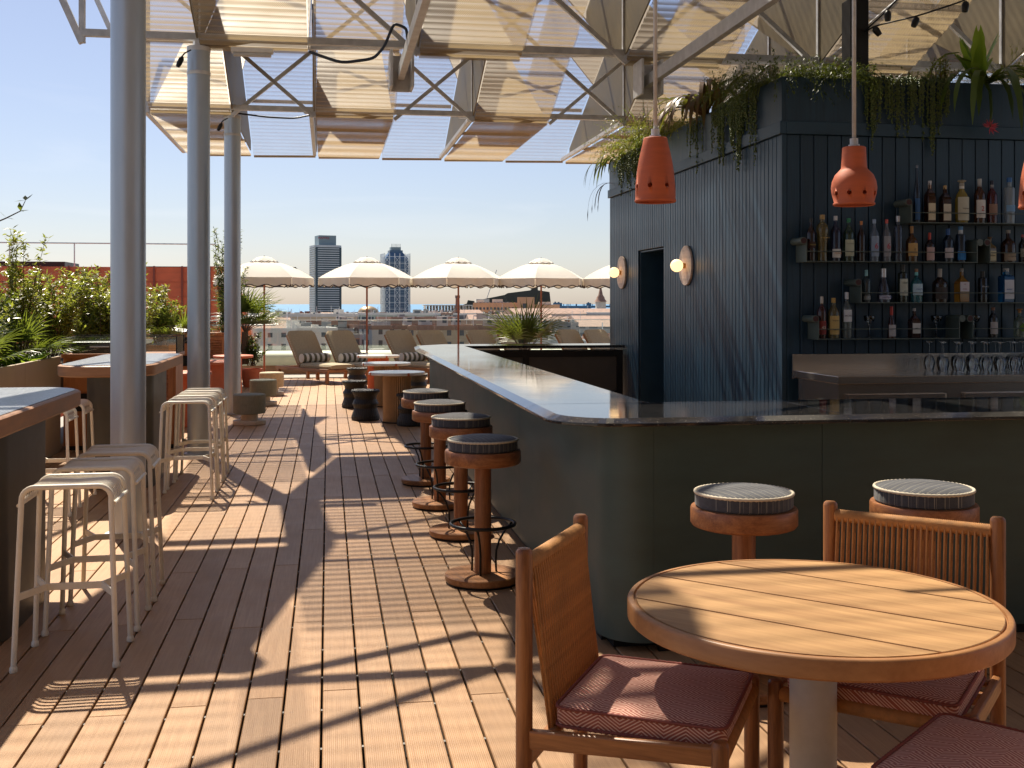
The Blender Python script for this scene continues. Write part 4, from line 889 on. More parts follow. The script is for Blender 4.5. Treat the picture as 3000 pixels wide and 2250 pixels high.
flut(.95,15.5,'round marble topped table on beige fluted drum, nearest of three',FLUTE); flut(.93,17.95,'round marble topped fluted table, middle of three',FLUTE); flut(.92,20.6,'round marble topped fluted table with coral drum, farthest of three',CORAL)
# ---------------- loungers ----------------
def make_lounger():
    t = thing('sun_lounger', 'x', 'sun lounger', (0,0,0), 0, 'teak sun loungers with khaki mattresses')
    LN, W = 2.05, .72    # +x = foot end, origin mid head end
    for s in (-1, 1): mb = MB(); mb.box(0, LN, s*W/2-.02, s*W/2+.02, .24, .31); mb.build('side_rail', WOOD['tx'], t, bevel=.006)
    for x in (.02, LN-.02, LN*.42): mb = MB(); mb.box(x-.02, x+.02, -W/2+.02, W/2-.02, .245, .3); mb.build('cross_rail', WOOD['ty'], t)
    for x in (.12, LN-.05):
        for s in (-1, 1): mb = MB(); mb.box(x-.035, x+.035, s*W/2-.03, s*W/2+.03, 0, .24); mb.build('leg', WOOD['tz'], t, bevel=.005)
    for i in range(9): mb = MB(); mb.box(.86+i*.13, .86+i*.13+.1, -W/2+.02, W/2-.02, .301, .315); mb.build('seat_slat', WOOD['ty'], t)
    xh, zh, an, BL = .84, .33, 53, .8
    dx, dz = -math.cos(R(an)), math.sin(R(an))
    for s in (-1, 1): mb = MB(); mb.beam((xh+.03, s*(W/2-.05), zh-.03), (xh+dx*BL, s*(W/2-.05), zh+dz*BL), .035, .05); mb.build('back_rail', WOOD['tx'], t)
    for i in range(5):
        f = .12+i*.16; p = (xh+dx*BL*f, 0, zh+dz*BL*f); mb = MB(); mb.beam((p[0], -W/2+.07, p[2]), (p[0], W/2-.07, p[2]), .02, .08); mb.build('back_slat', WOOD['ty'], t)
    mb = MB(); mb.beam((.35,0,.3), (xh+dx*.45, 0, zh+dz*.45), .03); mb.build('prop', WOOD['tx'], t)
    def pad(p, q, th, w, name):
        p, q = Vector(p), Vector(q); d = (q-p).normalized(); nrm = Vector((-d.z, 0, d.x)); 
        if nrm.z < 0: nrm = -nrm
        N = 10; L = []
        for i in range(N+1):
            f = i/N; e = .86 if i in (0, N) else 1; c = p.lerp(q, f)
            ring = [(-w/2*e, 0), (-w/2*e-.008, th*.5), (-w/2*e+.02, th*.96*e), (-w/4, th*1.05*e), (0, th*1.08*e), (w/4, th*1.05*e), (w/2*e-.02, th*.96*e), (w/2*e+.008, th*.5), (w/2*e, 0)]
            L.append([c+nrm*b_+Vector((0, a*(1+.006*math.sin(i*2.3)), 0)) for a, b_ in ring])
        mb = MB(); mb.loops(L); mb.build(name, KHAKI, t, 'a')
        for s in (-1, 1):
            for i in range(14): 
                c = p.lerp(q, (i+.5)/14)+nrm*th*.5+Vector((0, s*(w/2+.0085), 0)); c2 = c+d*.028; mb2.beam(c, c2, .004, .009)
    mb2 = MB(); pad((xh+.02,0,.318), (LN+.0,0,.318), .085, .68, 'seat_mattress')
    q = Vector((xh+dx*BL*1.06, 0, zh+dz*BL*1.06)); nb = Vector((dz, 0, -dx))*.03
    pad(Vector((xh+.02,0,.345))+nb*.3, q+nb, .085, .68, 'back_mattress'); mb2.build('stitching', ROPEC, t)
    bz = .5; mb = MB(); mb.tube([(xh+.13, y, bz) for y in (-.34,-.33,-.15,0,.15,.33,.34)], [.07,.095,.1,.1,.1,.095,.07], 22); mb.build('bolster', STRIPE, t, 'a')
    return t
ln = make_lounger()
c9, s9 = math.cos(R(9.43)), math.sin(R(9.43))
# head-end positions (x, y), each pair flanks a parasol
LP = [(-.80,24.8), (0.02,24.8), (1.3,24.85), (2.0,24.85), (3.1,24.85), (3.8,24.85), (5.1,24.85), (5.75,24.85)]
LL = ['khaki sun lounger farthest left, fully in view', 'khaki sun lounger second from the left, beside the second parasol pole', 'khaki sun lounger third from the left behind the marble tables', 'khaki sun lounger fourth from the left, right of the bar corner', 'khaki sun lounger behind the bar, left of the palm fronds', 'khaki sun lounger mostly hidden behind the palm fronds', 'khaki sun lounger right of the palm fronds', 'khaki sun lounger farthest right against the pavilion corner']
for i, (x, y) in enumerate(LP):
    a = R(-57)
    if i == 0: ln.location = (x, y, 0); ln['label'] = LL[0]; ln.rotation_euler = (0,0,a)
    else: copy_tree(ln, None, LL[i], (x, y, 0), a)
# ---------------- parasols ----------------
CANV = canvasm('cream_canvas', (.80,.75,.66), .14); TRIM = M('dark_trim', (.05,.025,.02), .8); POLE = M('varnished_pole', (.30,.085,.04), .5)
def make_parasol():
    t = thing('parasol', 'x', 'parasol', (0,0,0), 0, 'cream scalloped parasols along the loungers')
    mb = MB(); mb.tube([(0,0,.02),(0,0,2.62)], .021, 14); mb.build('pole', POLE, t, True)
    mb = MB(); mb.lathe([(.2,0),(.2,.05),(.05,.07),(.03,.16)], 28); mb.build('base', CORAL, t, 'a')
    NS = 6; RE = 1.08
    def prof(f): # f 0 top .. 1 edge
        r = .16+(RE-.16)*f; z = 2.58-.36*(f**1.6); return r, z
    for k in range(NS):
        a0, a1 = 2*math.pi*k/NS, 2*math.pi*(k+1)/NS; NR, NC = 8, 8; vs = []; fs = []
        for i in range(NR+1):
            r, z = prof(i/NR)
            for j in range(NC+1):
                u = j/NC; x = r*(math.cos(a0)*(1-u)+math.cos(a1)*u); y = r*(math.sin(a0)*(1-u)+math.sin(a1)*u); sag = -.028*math.sin(math.pi*u)*(i/NR)*(1-.6*(i/NR))
                vs.append((x, y, z+sag+random.uniform(-.002,.002)))
        for i in range(NR):
            for j in range(NC): q = i*(NC+1)+j; fs.append((q, q+1, q+NC+2, q+NC+1))
        mb = MB(); mb.add(vs, fs); mb.build('canopy_panel', CANV, t, True)
        # valance
        r, z = prof(1); NC = 30; vs = []; path = []
        for j in range(NC+1):
            u = .012+.976*j/NC; x = r*(math.cos(a0)*(1-u)+math.cos(a1)*u); y = r*(math.sin(a0)*(1-u)+math.sin(a1)*u)
            wv = 1+.012*math.sin(u*19+k*2); ed = min(1, min(u, 1-u)/.035); d = (.18+.022*math.cos(u*6*math.pi))*math.sqrt(ed*(2-ed)) if ed < 1 else .18+.022*math.cos(u*6*math.pi)
            vs += [(x, y, z), (x*wv, y*wv, z-max(d, .02))]; path.append((x*wv, y*wv, z-max(d, .02)))
        mb = MB(); mb.add(vs, [(2*j, 2*j+1, 2*j+3, 2*j+2) for j in range(NC)]); mb.build('valance', CANV, t, True)
        mb = MB(); mb.tube(path, .011, 5); mb.build('valance_trim', TRIM, t, True)
        # vent cap panel
        vs = []; NC = 12; path = []
        for j in range(NC+1):
            u = j/NC; rr = .31; x = rr*(math.cos(a0)*(1-u)+math.cos(a1)*u); y = rr*(math.sin(a0)*(1-u)+math.sin(a1)*u); zz = 2.585-.03*abs(math.cos(u*2*math.pi*1.0))+.012
            vs += [(0,0,2.7), (x*.5, y*.5, 2.675), (x, y, zz)]; path.append((x, y, zz))
        fs = []
        for j in range(NC): q = 3*j; fs += [(q, q+1, q+4), (q+1, q+2, q+5, q+4)]
        mb = MB(); mb.add(vs, fs); mb.build('vent_panel', CANV, t, True); mb = MB(); mb.tube(path, .004, 5); mb.build('vent_trim', TRIM, t, True)
        mb = MB(); r1, z1 = prof(1); r0, z0 = prof(.0); mb.tube([(.02*math.cos(a0),.02*math.sin(a0),z0-.03), (r0*math.cos(a0), r0*math.sin(a0), z0-.02), (prof(.5)[0]*math.cos(a0), prof(.5)[0]*math.sin(a0), prof(.5)[1]-.012), (r1*.98*math.cos(a0), r1*.98*math.sin(a0), z1-.01)], .008, 6); mb.build('rib', POLE, t)
    mb = MB(); mb.lathe([(.012,2.68),(.016,2.69),(.016,2.705),(.004,2.71),(0.001,2.72)], 10); mb.build('finial', TRIM, t, 'a')
    return t
um = make_parasol()
UP = [(-1.38,'cream parasol leftmost, beside the far column'), (.864,'cream parasol second from left, between the two towers'), (2.92,'cream parasol third from left, right of the lattice tower'), (4.83,'cream parasol above the palm fronds, left of the pavilion'), (6.8,'cream parasol farthest right, half hidden by the pavilion')]
for i, (x, l) in enumerate(UP):
    a = R(-90-24.5+i*2.2)
    if i == 0: um.location = (x, 25.0, 0); um['label'] = l; um.rotation_euler = (0,0,a)
    else: copy_tree(um, None, l, (x, 25.0, 0), a)
# ---------------- planter, cabinets ----------------
PLM = M('beige_planter', (.40,.31,.22), .7, 0, .1, 1.5, b=.1, bs=40); ORW = wood('orange_wood', (.46,.17,.05), (.32,.10,.03), 'z', .5, .6)
pl = thing('planter', 'long beige planter box with shrubs along the left edge of the terrace', 'planter', (-2.95, 0, 0))
for a, b_ in [(6.2,8.0),(8.005,9.8),(9.805,11.6),(11.605,13.08)]:
    mb = MB(); mb.box(-.04, 0, a, b_, 0, 1.065); mb.build('side_panel', PLM, pl, bevel=.004)
mb = MB(); mb.box(-1.3, -.05, 6.2, 22, .5, .98); mb.build('planter_soil', SOIL, pl); mb = MB(); mb.box(-1.34,-1.3,6.2,22,0,1.065); mb.build('back_panel', PLM, pl)
def cabinet(x0, x1, y0, y1, lab, content):
    t = thing('service_cabinet', lab, 'cabinet', (x0, y0, 0), 0, 'orange timber service cabinets'); W, L = x1-x0, y1-y0
    mb = MB(); mb.box(.01, W-.01, .02, L, .05, 1.04); mb.build('carcass', ORW, t); mb = MB(); mb.box(-.01, W+.01, -.01, L+.01, 1.042, 1.085); mb.build('worktop', ORW, t, bevel=.005)
    mb = MB(); mb.box(.03, W-.03, .03, L-.03, 0, .049); mb.build('plinth', BLACK, t)
    # left bay with flat black panels painting the niche shade, right louvred door
    for z0, z1 in ((.08,.42),(.66,.86)): mb = MB(); mb.box(.04, W*.6, 0, .018, z0, z1); mb.build('drawer_front', ORW, t, bevel=.003)
    for z0, z1 in ((.44,.64),(.88,1.0)): mb = MB(); mb.box(.04, W*.6, .012, .019, z0, z1); mb.build('niche_shade_panel', VOID, t)
    d0, d1 = W*.63, W-.04; mb = MB(); mb.box(d0, d0+.05, -.01, .018, .08, 1.0); mb.box(d1-.05, d1, -.01, .018, .08, 1.0); mb.box(d0+.05, d1-.05, -.01, .018, .95, 1.0); mb.box(d0+.05, d1-.05, -.01, .018, .08, .13); mb.build('door_frame', ORW, t)
    sl = MB(); sl.cbox((0,0,0), (d1-d0-.1, .008, .05), Matrix.Rotation(R(-35), 4, 'X')); sm = sl.mesh('louvre', ORW)
    for i in range(17): o = link(sm, 'louvre', t); o.location = ((d0+d1)/2, -.002, .155+i*.0475)
    # glass windbreak
    zt = 1.272; mb = MB(); g_ = .006
    for (a, b_, c, d) in ((0,W,0,g_),(0,W,L-g_,L),(0,g_,g_,L-g_),(W-g_,W,g_,L-g_)): 
        mb = MB(); mb.box(a, b_, c, d, 1.087, zt); mb.build('glass_pane', GREENG, t)
    mb = MB()
    for x in (0, W): 
        for y in (0, L): mb.box(x-.007, x+.007, y-.007, y+.007, 1.086, zt+.006)
    mb.box(0, W, -.006, .008, zt, zt+.01); mb.box(0, W, L-.008, L+.006, zt, zt+.01); mb.build('glass_frame', BLACK, t)
    return t
cabinet(-2.94, -1.70, 13.1, 13.75, 'near orange timber cabinet with louvred door and glass box on top', 1)
cabinet(-3.1, -1.95, 22.3, 22.9, 'far orange timber cabinet with glass box, behind the middle column', 0)
for (x, y, w_, lab) in ((-2.62, 13.25, .5, 'black lidded grill with silver handle inside the near glass box'), (-2.7, 22.42, .5, 'black lidded grill inside the far glass box')):
    t = thing('grill_box', lab, 'grill', (x, y, 1.086), 0, 'grills in the glass boxes'); mb = MB(); mb.box(-w_/2, w_/2, 0, .35, 0, .13); mb.build('body', BLACK, t, bevel=.01); mb = MB(); mb.tube([(-.05,-.02,.075),(.16,-.02,.075)], .007, 8); mb.build('handle', STEEL, t)

# ---------------- foliage ----------------
def leaf(mb, p, d, up, L, W, fold=.15):
    d = d.normalized(); s = d.cross(up)
    if s.length < 1e-4: s = Vector((1,0,0))
    s.normalize(); n = s.cross(d)
    a = p; b = p+d*L*.45+s*W-n*L*fold*.3; c = p+d*L-n*L*fold; e = p+d*L*.45-s*W-n*L*fold*.3
    mb.add([a, b, c, e], [(0,1,2,3)])
def rv(a=1): return Vector((random.uniform(-a,a), random.uniform(-a,a), random.uniform(-a,a)))
def shrub(name, loc, h, rad, n_st, per, mat, lab, cat='shrub', L=.07, W=.014, lean=.35, grp=None, top=0):
    t = thing(name, lab, cat, loc, 0, grp); st = MB(); lf = MB()
    for i in range(n_st):
        a = random.random()*6.283; hh = h*random.uniform(.45, 1.0); b0 = Vector((math.cos(a), math.sin(a), 0))*random.random()*rad*.3
        tip = Vector((math.cos(a), math.sin(a), 0))*random.random()*rad+Vector((0,0,hh)); mid = b0.lerp(tip, .5)+rv(.05)+Vector((0,0,hh*.08)); P = []
        for k in range(9): f = k/8; P.append(b0*(1-f)**2+mid*2*f*(1-f)+tip*f*f)
        st.tube(P, [.008*(1-.8*k/8) for k in range(9)], 4, cap=False)
        for k in range(per):
            f = random.uniform(.12, 1)**.8; q = b0*(1-f)**2+mid*2*f*(1-f)+tip*f*f
            br = rv(1); br.z = abs(br.z)*.4; q2 = q+br.normalized()*random.random()*rad*.33*(1.1-f*.8)
            d = rv(1); d.z = d.z*.6+.35; leaf(lf, q2, d, Vector((0,0,1))+rv(.6), L*random.uniform(.6, 1.25), W*random.uniform(.7, 1.2), .2)
    st.build('stem', BARK, t); lf.build('foliage', mat, t); return t
def palm(loc, nf, L, mat, lab, seg=16, trunk=.0, spread=1., pot=None, name='fan_palm', stalk=.45, up0=.15, grp=None):
    t = thing(name, lab, 'palm', loc, 0, grp); lf = MB(); st = MB(); base_ = Vector((0,0,trunk))
    if trunk: st.lathe([(.07,0),(.085,trunk*.5),(.06,trunk)], 10)
    for i in range(nf):
        a = i*2.4+random.random()*.5; el = R(random.uniform(10+up0*60, 85)); d = Vector((math.cos(a)*math.cos(el)*spread, math.sin(a)*math.cos(el)*spread, math.sin(el)))
        S = L*stalk*random.uniform(.8, 1.1); hub = base_+d*S; st.tube([base_+Vector((0,0,-.02)), base_+d*S*.5+Vector((0,0,.01)), hub], [.008,.006,.005], 5)
        side = d.cross(Vector((0,0,1))).normalized(); nrm = side.cross(d)
        for k in range(seg):
            an = R(-78+156*k/(seg-1)); dd = d*math.cos(an)+side*math.sin(an); Lf = L*(1-stalk)*(1-.25*abs(an)/1.4)*random.uniform(.9, 1.08); p = hub; w0 = .019
            pts = []; cur = hub.copy(); v = dd.normalized()+nrm*.08
            for j in range(5): pts.append(cur.copy()); cur += v*Lf/4; v = (v+Vector((0,0,-.10-.1*j))*random.uniform(.6, 1.2)).normalized()
            sd = v.cross(nrm).normalized() if v.cross(nrm).length > .01 else side
            vs = []
            for j, q in enumerate(pts): w_ = w0*(1-j/4.2)*L/.8*(1 if j else .5); vs += [q+sd*w_, q-sd*w_]
            lf.add(vs, [(2*j, 2*j+1, 2*j+3, 2*j+2) for j in range(4)])
    st.build('stem', BARK, t); lf.build('fronds', mat, t)
    return t
GP = 'shrubs in the long beige planter'
PS = [(-3.45,13.2,1.55,.36,15,95,LEAF,'tall loose shrub with upright shoots at the left picture edge'),
      (-3.5,9.4,.62,.4,16,90,LEAFD,'low dark bushy shrub at the near end of the planter'),
      (-3.55,11.6,.75,.5,22,95,LEAF,'wide sunlit shrub at the far left of the planter'),
      (-3.45,14.4,1.15,.55,26,120,LEAF,'silvery green shrub, fullest one left of the thick column'),
      (-3.3,16.0,1.2,.55,26,120,LEAF,'yellow green shrub just left of the thick column'),
      (-3.0,15.6,.95,.5,22,110,LEAF,'sunlit shrub behind the thick silver column and glass box'),
      (-2.95,17.3,1.35,.45,22,115,LEAF,'upright shrub between the thick and middle columns'),
      (-2.7,18.8,1.0,.5,20,110,LEAF,'shrub with reddish tips left of the middle column'),
      (-3.4,12.4,.85,.4,16,90,LEAFD,'dark green shrub filling the planter behind the far mosaic table')]
for x, y, h, r, n, per, m_, lab in PS: shrub('leafy_shrub', (x,y,.95), h*1.0, r*1.1, int(n*1.3), int(per*1.35), m_, lab, grp=GP, L=.075, W=.014)
shrub('leafy_shrub', (-4.0,13.2,.95), 1.35, .4, 14, 60, LEAF, 'thin shrub behind the tall loose one at the left edge', L=.08, W=.017, grp=GP)
palm((-3.3,10.9,1.0), 16, .75, PALML, 'fan palm with drooping fronds in the near part of the planter', grp='fan palms in the planter')
palm((-3.25,12.6,1.0), 14, .7, PALML, 'fan palm in the planter left of the near glass box', grp='fan palms in the planter')
palm((-2.35,18.6,1.0), 14, .8, PALML, 'fan palm left of the middle silver column', grp='fan palms in the planter')
# lime broad leaves
t = thing('broadleaf_plant', 'bright lime green broad leaved plant at the planter corner', 'plant', (-3.15, 12.2, .98)); lf = MB()
for i in range(70):
    a = random.random()*6.28; d = Vector((math.cos(a), math.sin(a), random.uniform(.2, 1.6))); p = rv(.16); p.z = abs(p.z)*.5; leaf(lf, p, d, Vector((0,0,1)), random.uniform(.14,.25), .045, .35)
lf.build('foliage', LEAFL, t)
# branch at the left edge
t = thing('overhanging_branch', 'dark leafy twig poking in from the left picture edge', 'branch', (-2.74, 10.0, 2.33)); st = MB(); lf = MB()
P = [(-.3,0,-.12),(-.1,0,-.02),(.05,0,.05),(.16,0,.11),(.2,0,.2)]; st.tube(P, [.008,.007,.006,.005,.003], 5)
for q in P[1:]:
    for _ in range(3): leaf(lf, Vector(q), rv(1), Vector((0,0,1)), .09, .022)
st.build('twig', BARK, t); lf.build('foliage', LEAFD, t)
# tall dark shrub between columns, potted palm
shrub('tall_shrub', (-1.98,22.9,.45), 2.85, .36, 26, 230, LEAFD, 'tall dark slim shrub standing between the middle and far columns', L=.08, W=.014)
def pot(x, y, r, h, mat, lab):
    t = thing('plant_pot', lab, 'pot', (x, y, 0), 0, None); mb = MB(); mb.lathe([(r*.75,0),(r*.95,h*.85),(r*1.04,h*.86),(r*1.05,h),(r*.95,h),(r*.9,h*.9),(0,h*.89)], 32, cap=False); mb.build('shell', mat, t, 'a'); return t
pot(-1.5,22.6,.21,.36,CORAL,'terracotta pot holding the palm by the far column'); pot(-2.05,21.8,.25,.6,STONE,'pale grey pot left of the terracotta pot'); pot(2.95,16.4,.3,.6,STONE,'stone pot behind the bar holding the spiky palm')
pot(-1.98,22.9,.3,.5,M('dark_pot',(.03,.03,.03),.6),'dark pot under the tall slim shrub')
shrub('low_shrub', (-1.5,22.6,.42), .65, .36, 16, 90, LEAFD, 'dark bushy foliage under the potted palm beside the far column', L=.06, W=.016)
palm((-1.62,22.6,.45), 24, 1.15, LEAFD, 'potted fan palm rising beside the far silver column', trunk=.65, stalk=.42, up0=.1)
palm((2.9,16.4,.62), 12, 1.0, LEAFD, 'spiky fan palm behind the far bar top in front of the loungers', seg=18, trunk=.25, stalk=.35, up0=.25, spread=1.0)
# ---------------- bench, balustrade ----------------
BEN = M('green_upholstery', (.62,.68,.52), .7, 0, .08, 3); BENW = M('bench_base', (.40,.22,.12), .6)
t = thing('terrace_bench', 'long pale green upholstered bench behind the loungers', 'bench', (-2.2, 26.6, 0))
for i in range(5):
    L = []; x0, x1 = i*1.9+.01, (i+1)*1.9-.01
    pr = [(-.33,.22),(-.38,.3),(-.37,.42),(-.3,.5),(-.15,.53),(.1,.54),(.3,.52),(.36,.45),(.36,.22)]
    mb = MB(); mb.loops([[(x, y, z) for y, z in pr] for x in (x0, x1)]); mb.build('seat_cushion', BEN, t, 'a')
mb = MB(); mb.box(0, 9.5, -.28, .3, 0, .218); mb.build('base', BENW, t)
t = thing('glass_balustrade', 'clear glass balustrade along the far terrace edge', 'balustrade', (-4.5, 28.4, 0))
for i in range(9): mb = MB(); mb.box(i*1.8+.01, i*1.8+1.79, -.006, .006, .02, 1.23); mb.build('glass_pane', GREENG, t)
mb = MB(); mb.box(0, 16.2, -.02, .02, 1.23, 1.25); mb.build('top_rail', WHITE, t); mb = MB(); mb.box(0,16.2,-.05,.05,0,.02); mb.build('base_channel', STEEL, t)
# ---------------- red roof structure ----------------
REDM = M('orange_red_cladding', (.66,.13,.05), .45, 0, .14, 1.5, (1,1,4), rnd=.08); REDD = M('red_rib', (.25,.05,.03), .5)
t = thing('red_roof_enclosure', 'orange red clad rooftop enclosure with steel railing behind the shrubs', 'building', (-22, 32, 0))
pmz = MB(); pmz.box(.01,.74,0,.03,.005,.41); pmz_ = pmz.mesh('cladding_panel', REDM)
for i in range(25):
    for j in range(6): o = link(pmz_, 'cladding_panel', t); o.location = (i*.75, random.uniform(0,.006), 2.26-j*.42)
for i in range(26): mb = MB(); mb.box(i*.75-.025, i*.75+.025, -.05, .02, .1, 2.7); mb.build('rib', REDD, t)
mb = MB(); mb.box(-1, 18.9, .04, 6, -2, 2.6); mb.build('core', REDM, t)
mb = MB(); mb.add([(18.75,-.02,.0),(20.1,-.02,0),(19.55,-.02,2.1),(19.3,-.02,2.7),(18.75,-.02,2.7),(18.75,.6,.0),(20.1,.6,0),(19.55,.6,2.1),(19.3,.6,2.7),(18.75,.6,2.7)], [(0,1,2,3,4),(9,8,7,6,5),(0,5,6,1),(1,6,7,2),(2,7,8,3),(3,8,9,4),(4,9,5,0)]); mb.build('sloping_end', REDM, t)
for z in (1.05,1.3,1.75): mb = MB(); mb.tube([(18.8,-.1,z*1.0+.0),(20.45+(.1 if z<1.2 else 0),-.1,z)], .02, 8); mb.build('side_rail', STEEL, t)
for i in range(12): mb = MB(); mb.tube([(i*1.68,.1,2.68),(i*1.68,.1,3.32)], .018, 6); mb.build('rail_post', STEEL, t)
mb = MB(); mb.tube([(-1,.1,3.32),(18.9,.1,3.32)], .02, 6); mb.build('top_rail', STEEL, t)
t = thing('rooftop_block', 'low dark plant room on the red enclosure beside the thick column', 'plant room', (-10.2, 36, 2.2)); mb = MB(); mb.box(0,2.2,0,2,0,.75); mb.build('body', BLACK, t); mb = MB(); mb.box(4.2,9.2,0,2,0,.62); mb.build('dark_roof', BLACK, t)
t = thing('satellite_dish', 'pale satellite dish above the red wall at the left', 'dish', (-11.9, 35, 2.85)); mb = MB(); mb.lathe([(.0,0),(.15,.02),(.27,.08),(.275,.085),(.15,.03),(0,.01)], 24, cap=False, M=Matrix.Rotation(R(80), 4, 'X')); mb.build('reflector', GREYP, t, True); mb = MB(); mb.tube([(0,.05,-.6),(0,.05,0)], .02, 6); mb.build('mast', STEEL, t)

# ---------------- roof edge planting on the pavilion ----------------
def pearls(x0, y0, x1, y1, n, lmin, lmax, lab, off):
    t = thing('trailing_pearls', lab, 'trailing plant', ((x0+x1)/2, (y0+y1)/2, HT+.01), 0, None); st = MB(); be = MB(); cx, cy = (x0+x1)/2, (y0+y1)/2
    for i in range(n):
        f = random.random(); x = x0+(x1-x0)*f-cx; y = y0+(y1-y0)*f-cy; L = random.uniform(lmin, lmax)*(.55+.45*math.sin(f*9+1)**2)*random.uniform(.6,1)
        ox, oy = off[0]*(1+random.random()*.9), off[1]*(1+random.random()*.9); P = [Vector((x-ox*2.5, y-oy*2.5, .02)), Vector((x+ox, y+oy, .0))]; z = 0
        while -z < L: z -= .03; P.append(Vector((x+ox+random.uniform(-.004,.004), y+oy+random.uniform(-.004,.004), z)))
        st.tube(P, .0018, 3, cap=False)
        for k in range(1, len(P)-1):
            for _ in range(2):
                q = P[k].lerp(P[k+1], random.random())+rv(.008); r = random.uniform(.008,.0125)
                be.add([q+Vector(v)*r for v in ((1,0,0),(-1,0,0),(0,1,0),(0,-1,0),(0,0,1),(0,0,-1))], [(0,2,4),(2,1,4),(1,3,4),(3,0,4),(2,0,5),(1,2,5),(3,1,5),(0,3,5)])
        for _ in range(6):
            q = Vector((x-ox*random.uniform(0,6), y-oy*random.uniform(0,6), .02))+rv(.02); r = .013
            be.add([q+Vector(v)*r for v in ((1,0,0),(-1,0,0),(0,1,0),(0,-1,0),(0,0,1),(0,0,-1))], [(0,2,4),(2,1,4),(1,3,4),(3,0,4),(2,0,5),(1,2,5),(3,1,5),(0,3,5)])
    st.build('strand', PEARL, t); be.build('beads', PEARL, t, True)['kind'] = 'stuff'
def strap(loc, n, L, w_, mat, lab, name='strap_plant', droop=.5, up=1.0, away=(0,0), rng=(.7,1.1), wav=0, outw=.0):
    t = thing(name, lab, 'plant', loc, 0, None); mb = MB()
    for i in range(n):
        a = random.random()*6.28; d = Vector((math.cos(a)+away[0], math.sin(a)+away[1], up*random.uniform(.5, 1.3))).normalized(); Lf = L*random.uniform(*rng); N = 9; cur = rv(.05); cur.z = 0; vs = []
        for j in range(N+1):
            s = d.cross(Vector((0,0,1))); s = s.normalized() if s.length > .05 else Vector((1,0,0)); ww = w_*math.sin(math.pi*min(1, .12+.88*j/N))**.6*(1+wav*(1 if j % 2 else -1))+.0008
            vs += [cur+s*ww, cur-s*ww]; cur = cur+d*Lf/N; d = (d+Vector((0,0,-droop*random.uniform(.6,1.3)*(1.8*j/N+.25)))).normalized()
        mb.add(vs, [(2*j, 2*j+1, 2*j+3, 2*j+2) for j in range(N)])
    mb.build('foliage', mat, t, True); return t
def tuft(loc, n, L, mat, lab, name='fern', flat=.4, lw=.004, rad=.2):
    t = thing(name, lab, 'plant', loc, 0, None); mb = MB(); st = MB()
    for i in range(n):
        a = random.random()*6.28; p0 = Vector((math.cos(a), math.sin(a), 0))*random.random()*rad; d = Vector((math.cos(a)*.8, math.sin(a)*.8, random.uniform(.0, 1.2))).normalized(); cur = p0; Lf = L*random.uniform(.5, 1); N = 7
        for j in range(N):
            nx = cur+d*Lf/N; d = (d+Vector((0,0,-flat*.5))+rv(.1)).normalized()
            for s in (-1, 1):
                for _ in range(2): leaf(mb, cur.lerp(nx, random.random()), (d+rv(.8)).normalized(), Vector((0,0,1)), random.uniform(.03,.06)*(1-j/N*.4), lw*1.35)
            cur = nx
    mb.build('foliage', mat, t); return t
XL, ZL = HX-.0, HT
pearls(XL+.02,9.4,XL+.02,10.55,85,.25,.85,'thick curtain of trailing green beads on the blue side near the corner',(-.035,0))
pearls(XL+.02,13.2,XL+.02,14.3,42,.4,.75,'curtain of trailing green beads at the far end of the side roof edge',(-.035,0))
pearls(XL+.02,10.8,XL+.02,11.3,14,.2,.6,'few bead strands under the brown strap plant',(-.035,0))
pearls(4.55,HY0+.02,5.32,HY0+.02,85,.3,.8,'wide curtain of trailing green beads over the dark bottle wall',(0,-.035))
strap((XL-.0,10.85,ZL),38,.85,.022,BROM,'dark reddish brown plant with long drooping strap leaves',droop=.42,up=1.1,away=(-.7,-.1))
strap((XL+.05,10.6,ZL),9,.6,.03,BROM,'brown serrated cactus leaves arching left above the roof edge',name='leaf_cactus',droop=.15,up=1.3,wav=.22)
strap((XL+.05,14.5,ZL-.02),24,.65,.014,PALML,'spidery grey green plant hanging at the far roof corner',droop=.55,up=.7,away=(-.6,.2))
strap((XL+.03,14.62,ZL-.3),10,.75,.010,BARK,'long dry tendrils hanging off the far pavilion corner',name='dry_tendril',droop=.8,up=.2,away=(-.3,.1))
tuft((XL+.05,13.6,ZL),170,.58,LEAF,'feathery bright green fern above the side wall behind the left pendant',rad=.35)
tuft((XL+.05,12.5,ZL),190,.62,LEAF,'large sunlit fern clump over the dark doorway',rad=.35)
tuft((XL+.05,11.9,ZL),120,.5,LEAF,'small yellow green fern between the doorway and the brown strap plant',rad=.3)
strap((XL+.1,12.9,ZL),26,.42,.02,LEAFL,'glossy lime green leafy plant among the side ferns',droop=.35,up=1.0,away=(-.3,0))
tuft((XL+.08,9.25,ZL),260,.6,LEAFD,'bushy dark green coral cactus over the pavilion corner',name='coral_cactus',flat=.55,lw=.004,rad=.28)
tuft((XL+.5,9.0,ZL),170,.5,LEAFD,'dark hanging coral cactus just right of the pavilion corner',name='coral_cactus',flat=.6,lw=.004,rad=.22)
shrub('small_herb',(XL+.8,9.15,ZL-.03),.24,.16,14,60,LEAFD,'small leaved herb by the foot of the black roof post','plant',L=.025,W=.007)
shrub('small_herb',(5.38,9.12,ZL-.03),.3,.3,18,70,LEAF,'fine leaved herb left of the green leaf cactus','plant',L=.025,W=.007)
strap((5.64,8.96,ZL),18,.48,.034,LEAFL,'upright yellow green leaf cactus with broad wavy stems on the right',name='leaf_cactus',droop=.04,up=2.2,wav=.12)
strap((5.68,8.9,ZL),24,.9,.028,PALML,'drooping green leaf cactus stems with a pink flower on the right',name='leaf_cactus',droop=.6,up=.6,away=(0,-.8),wav=.12)
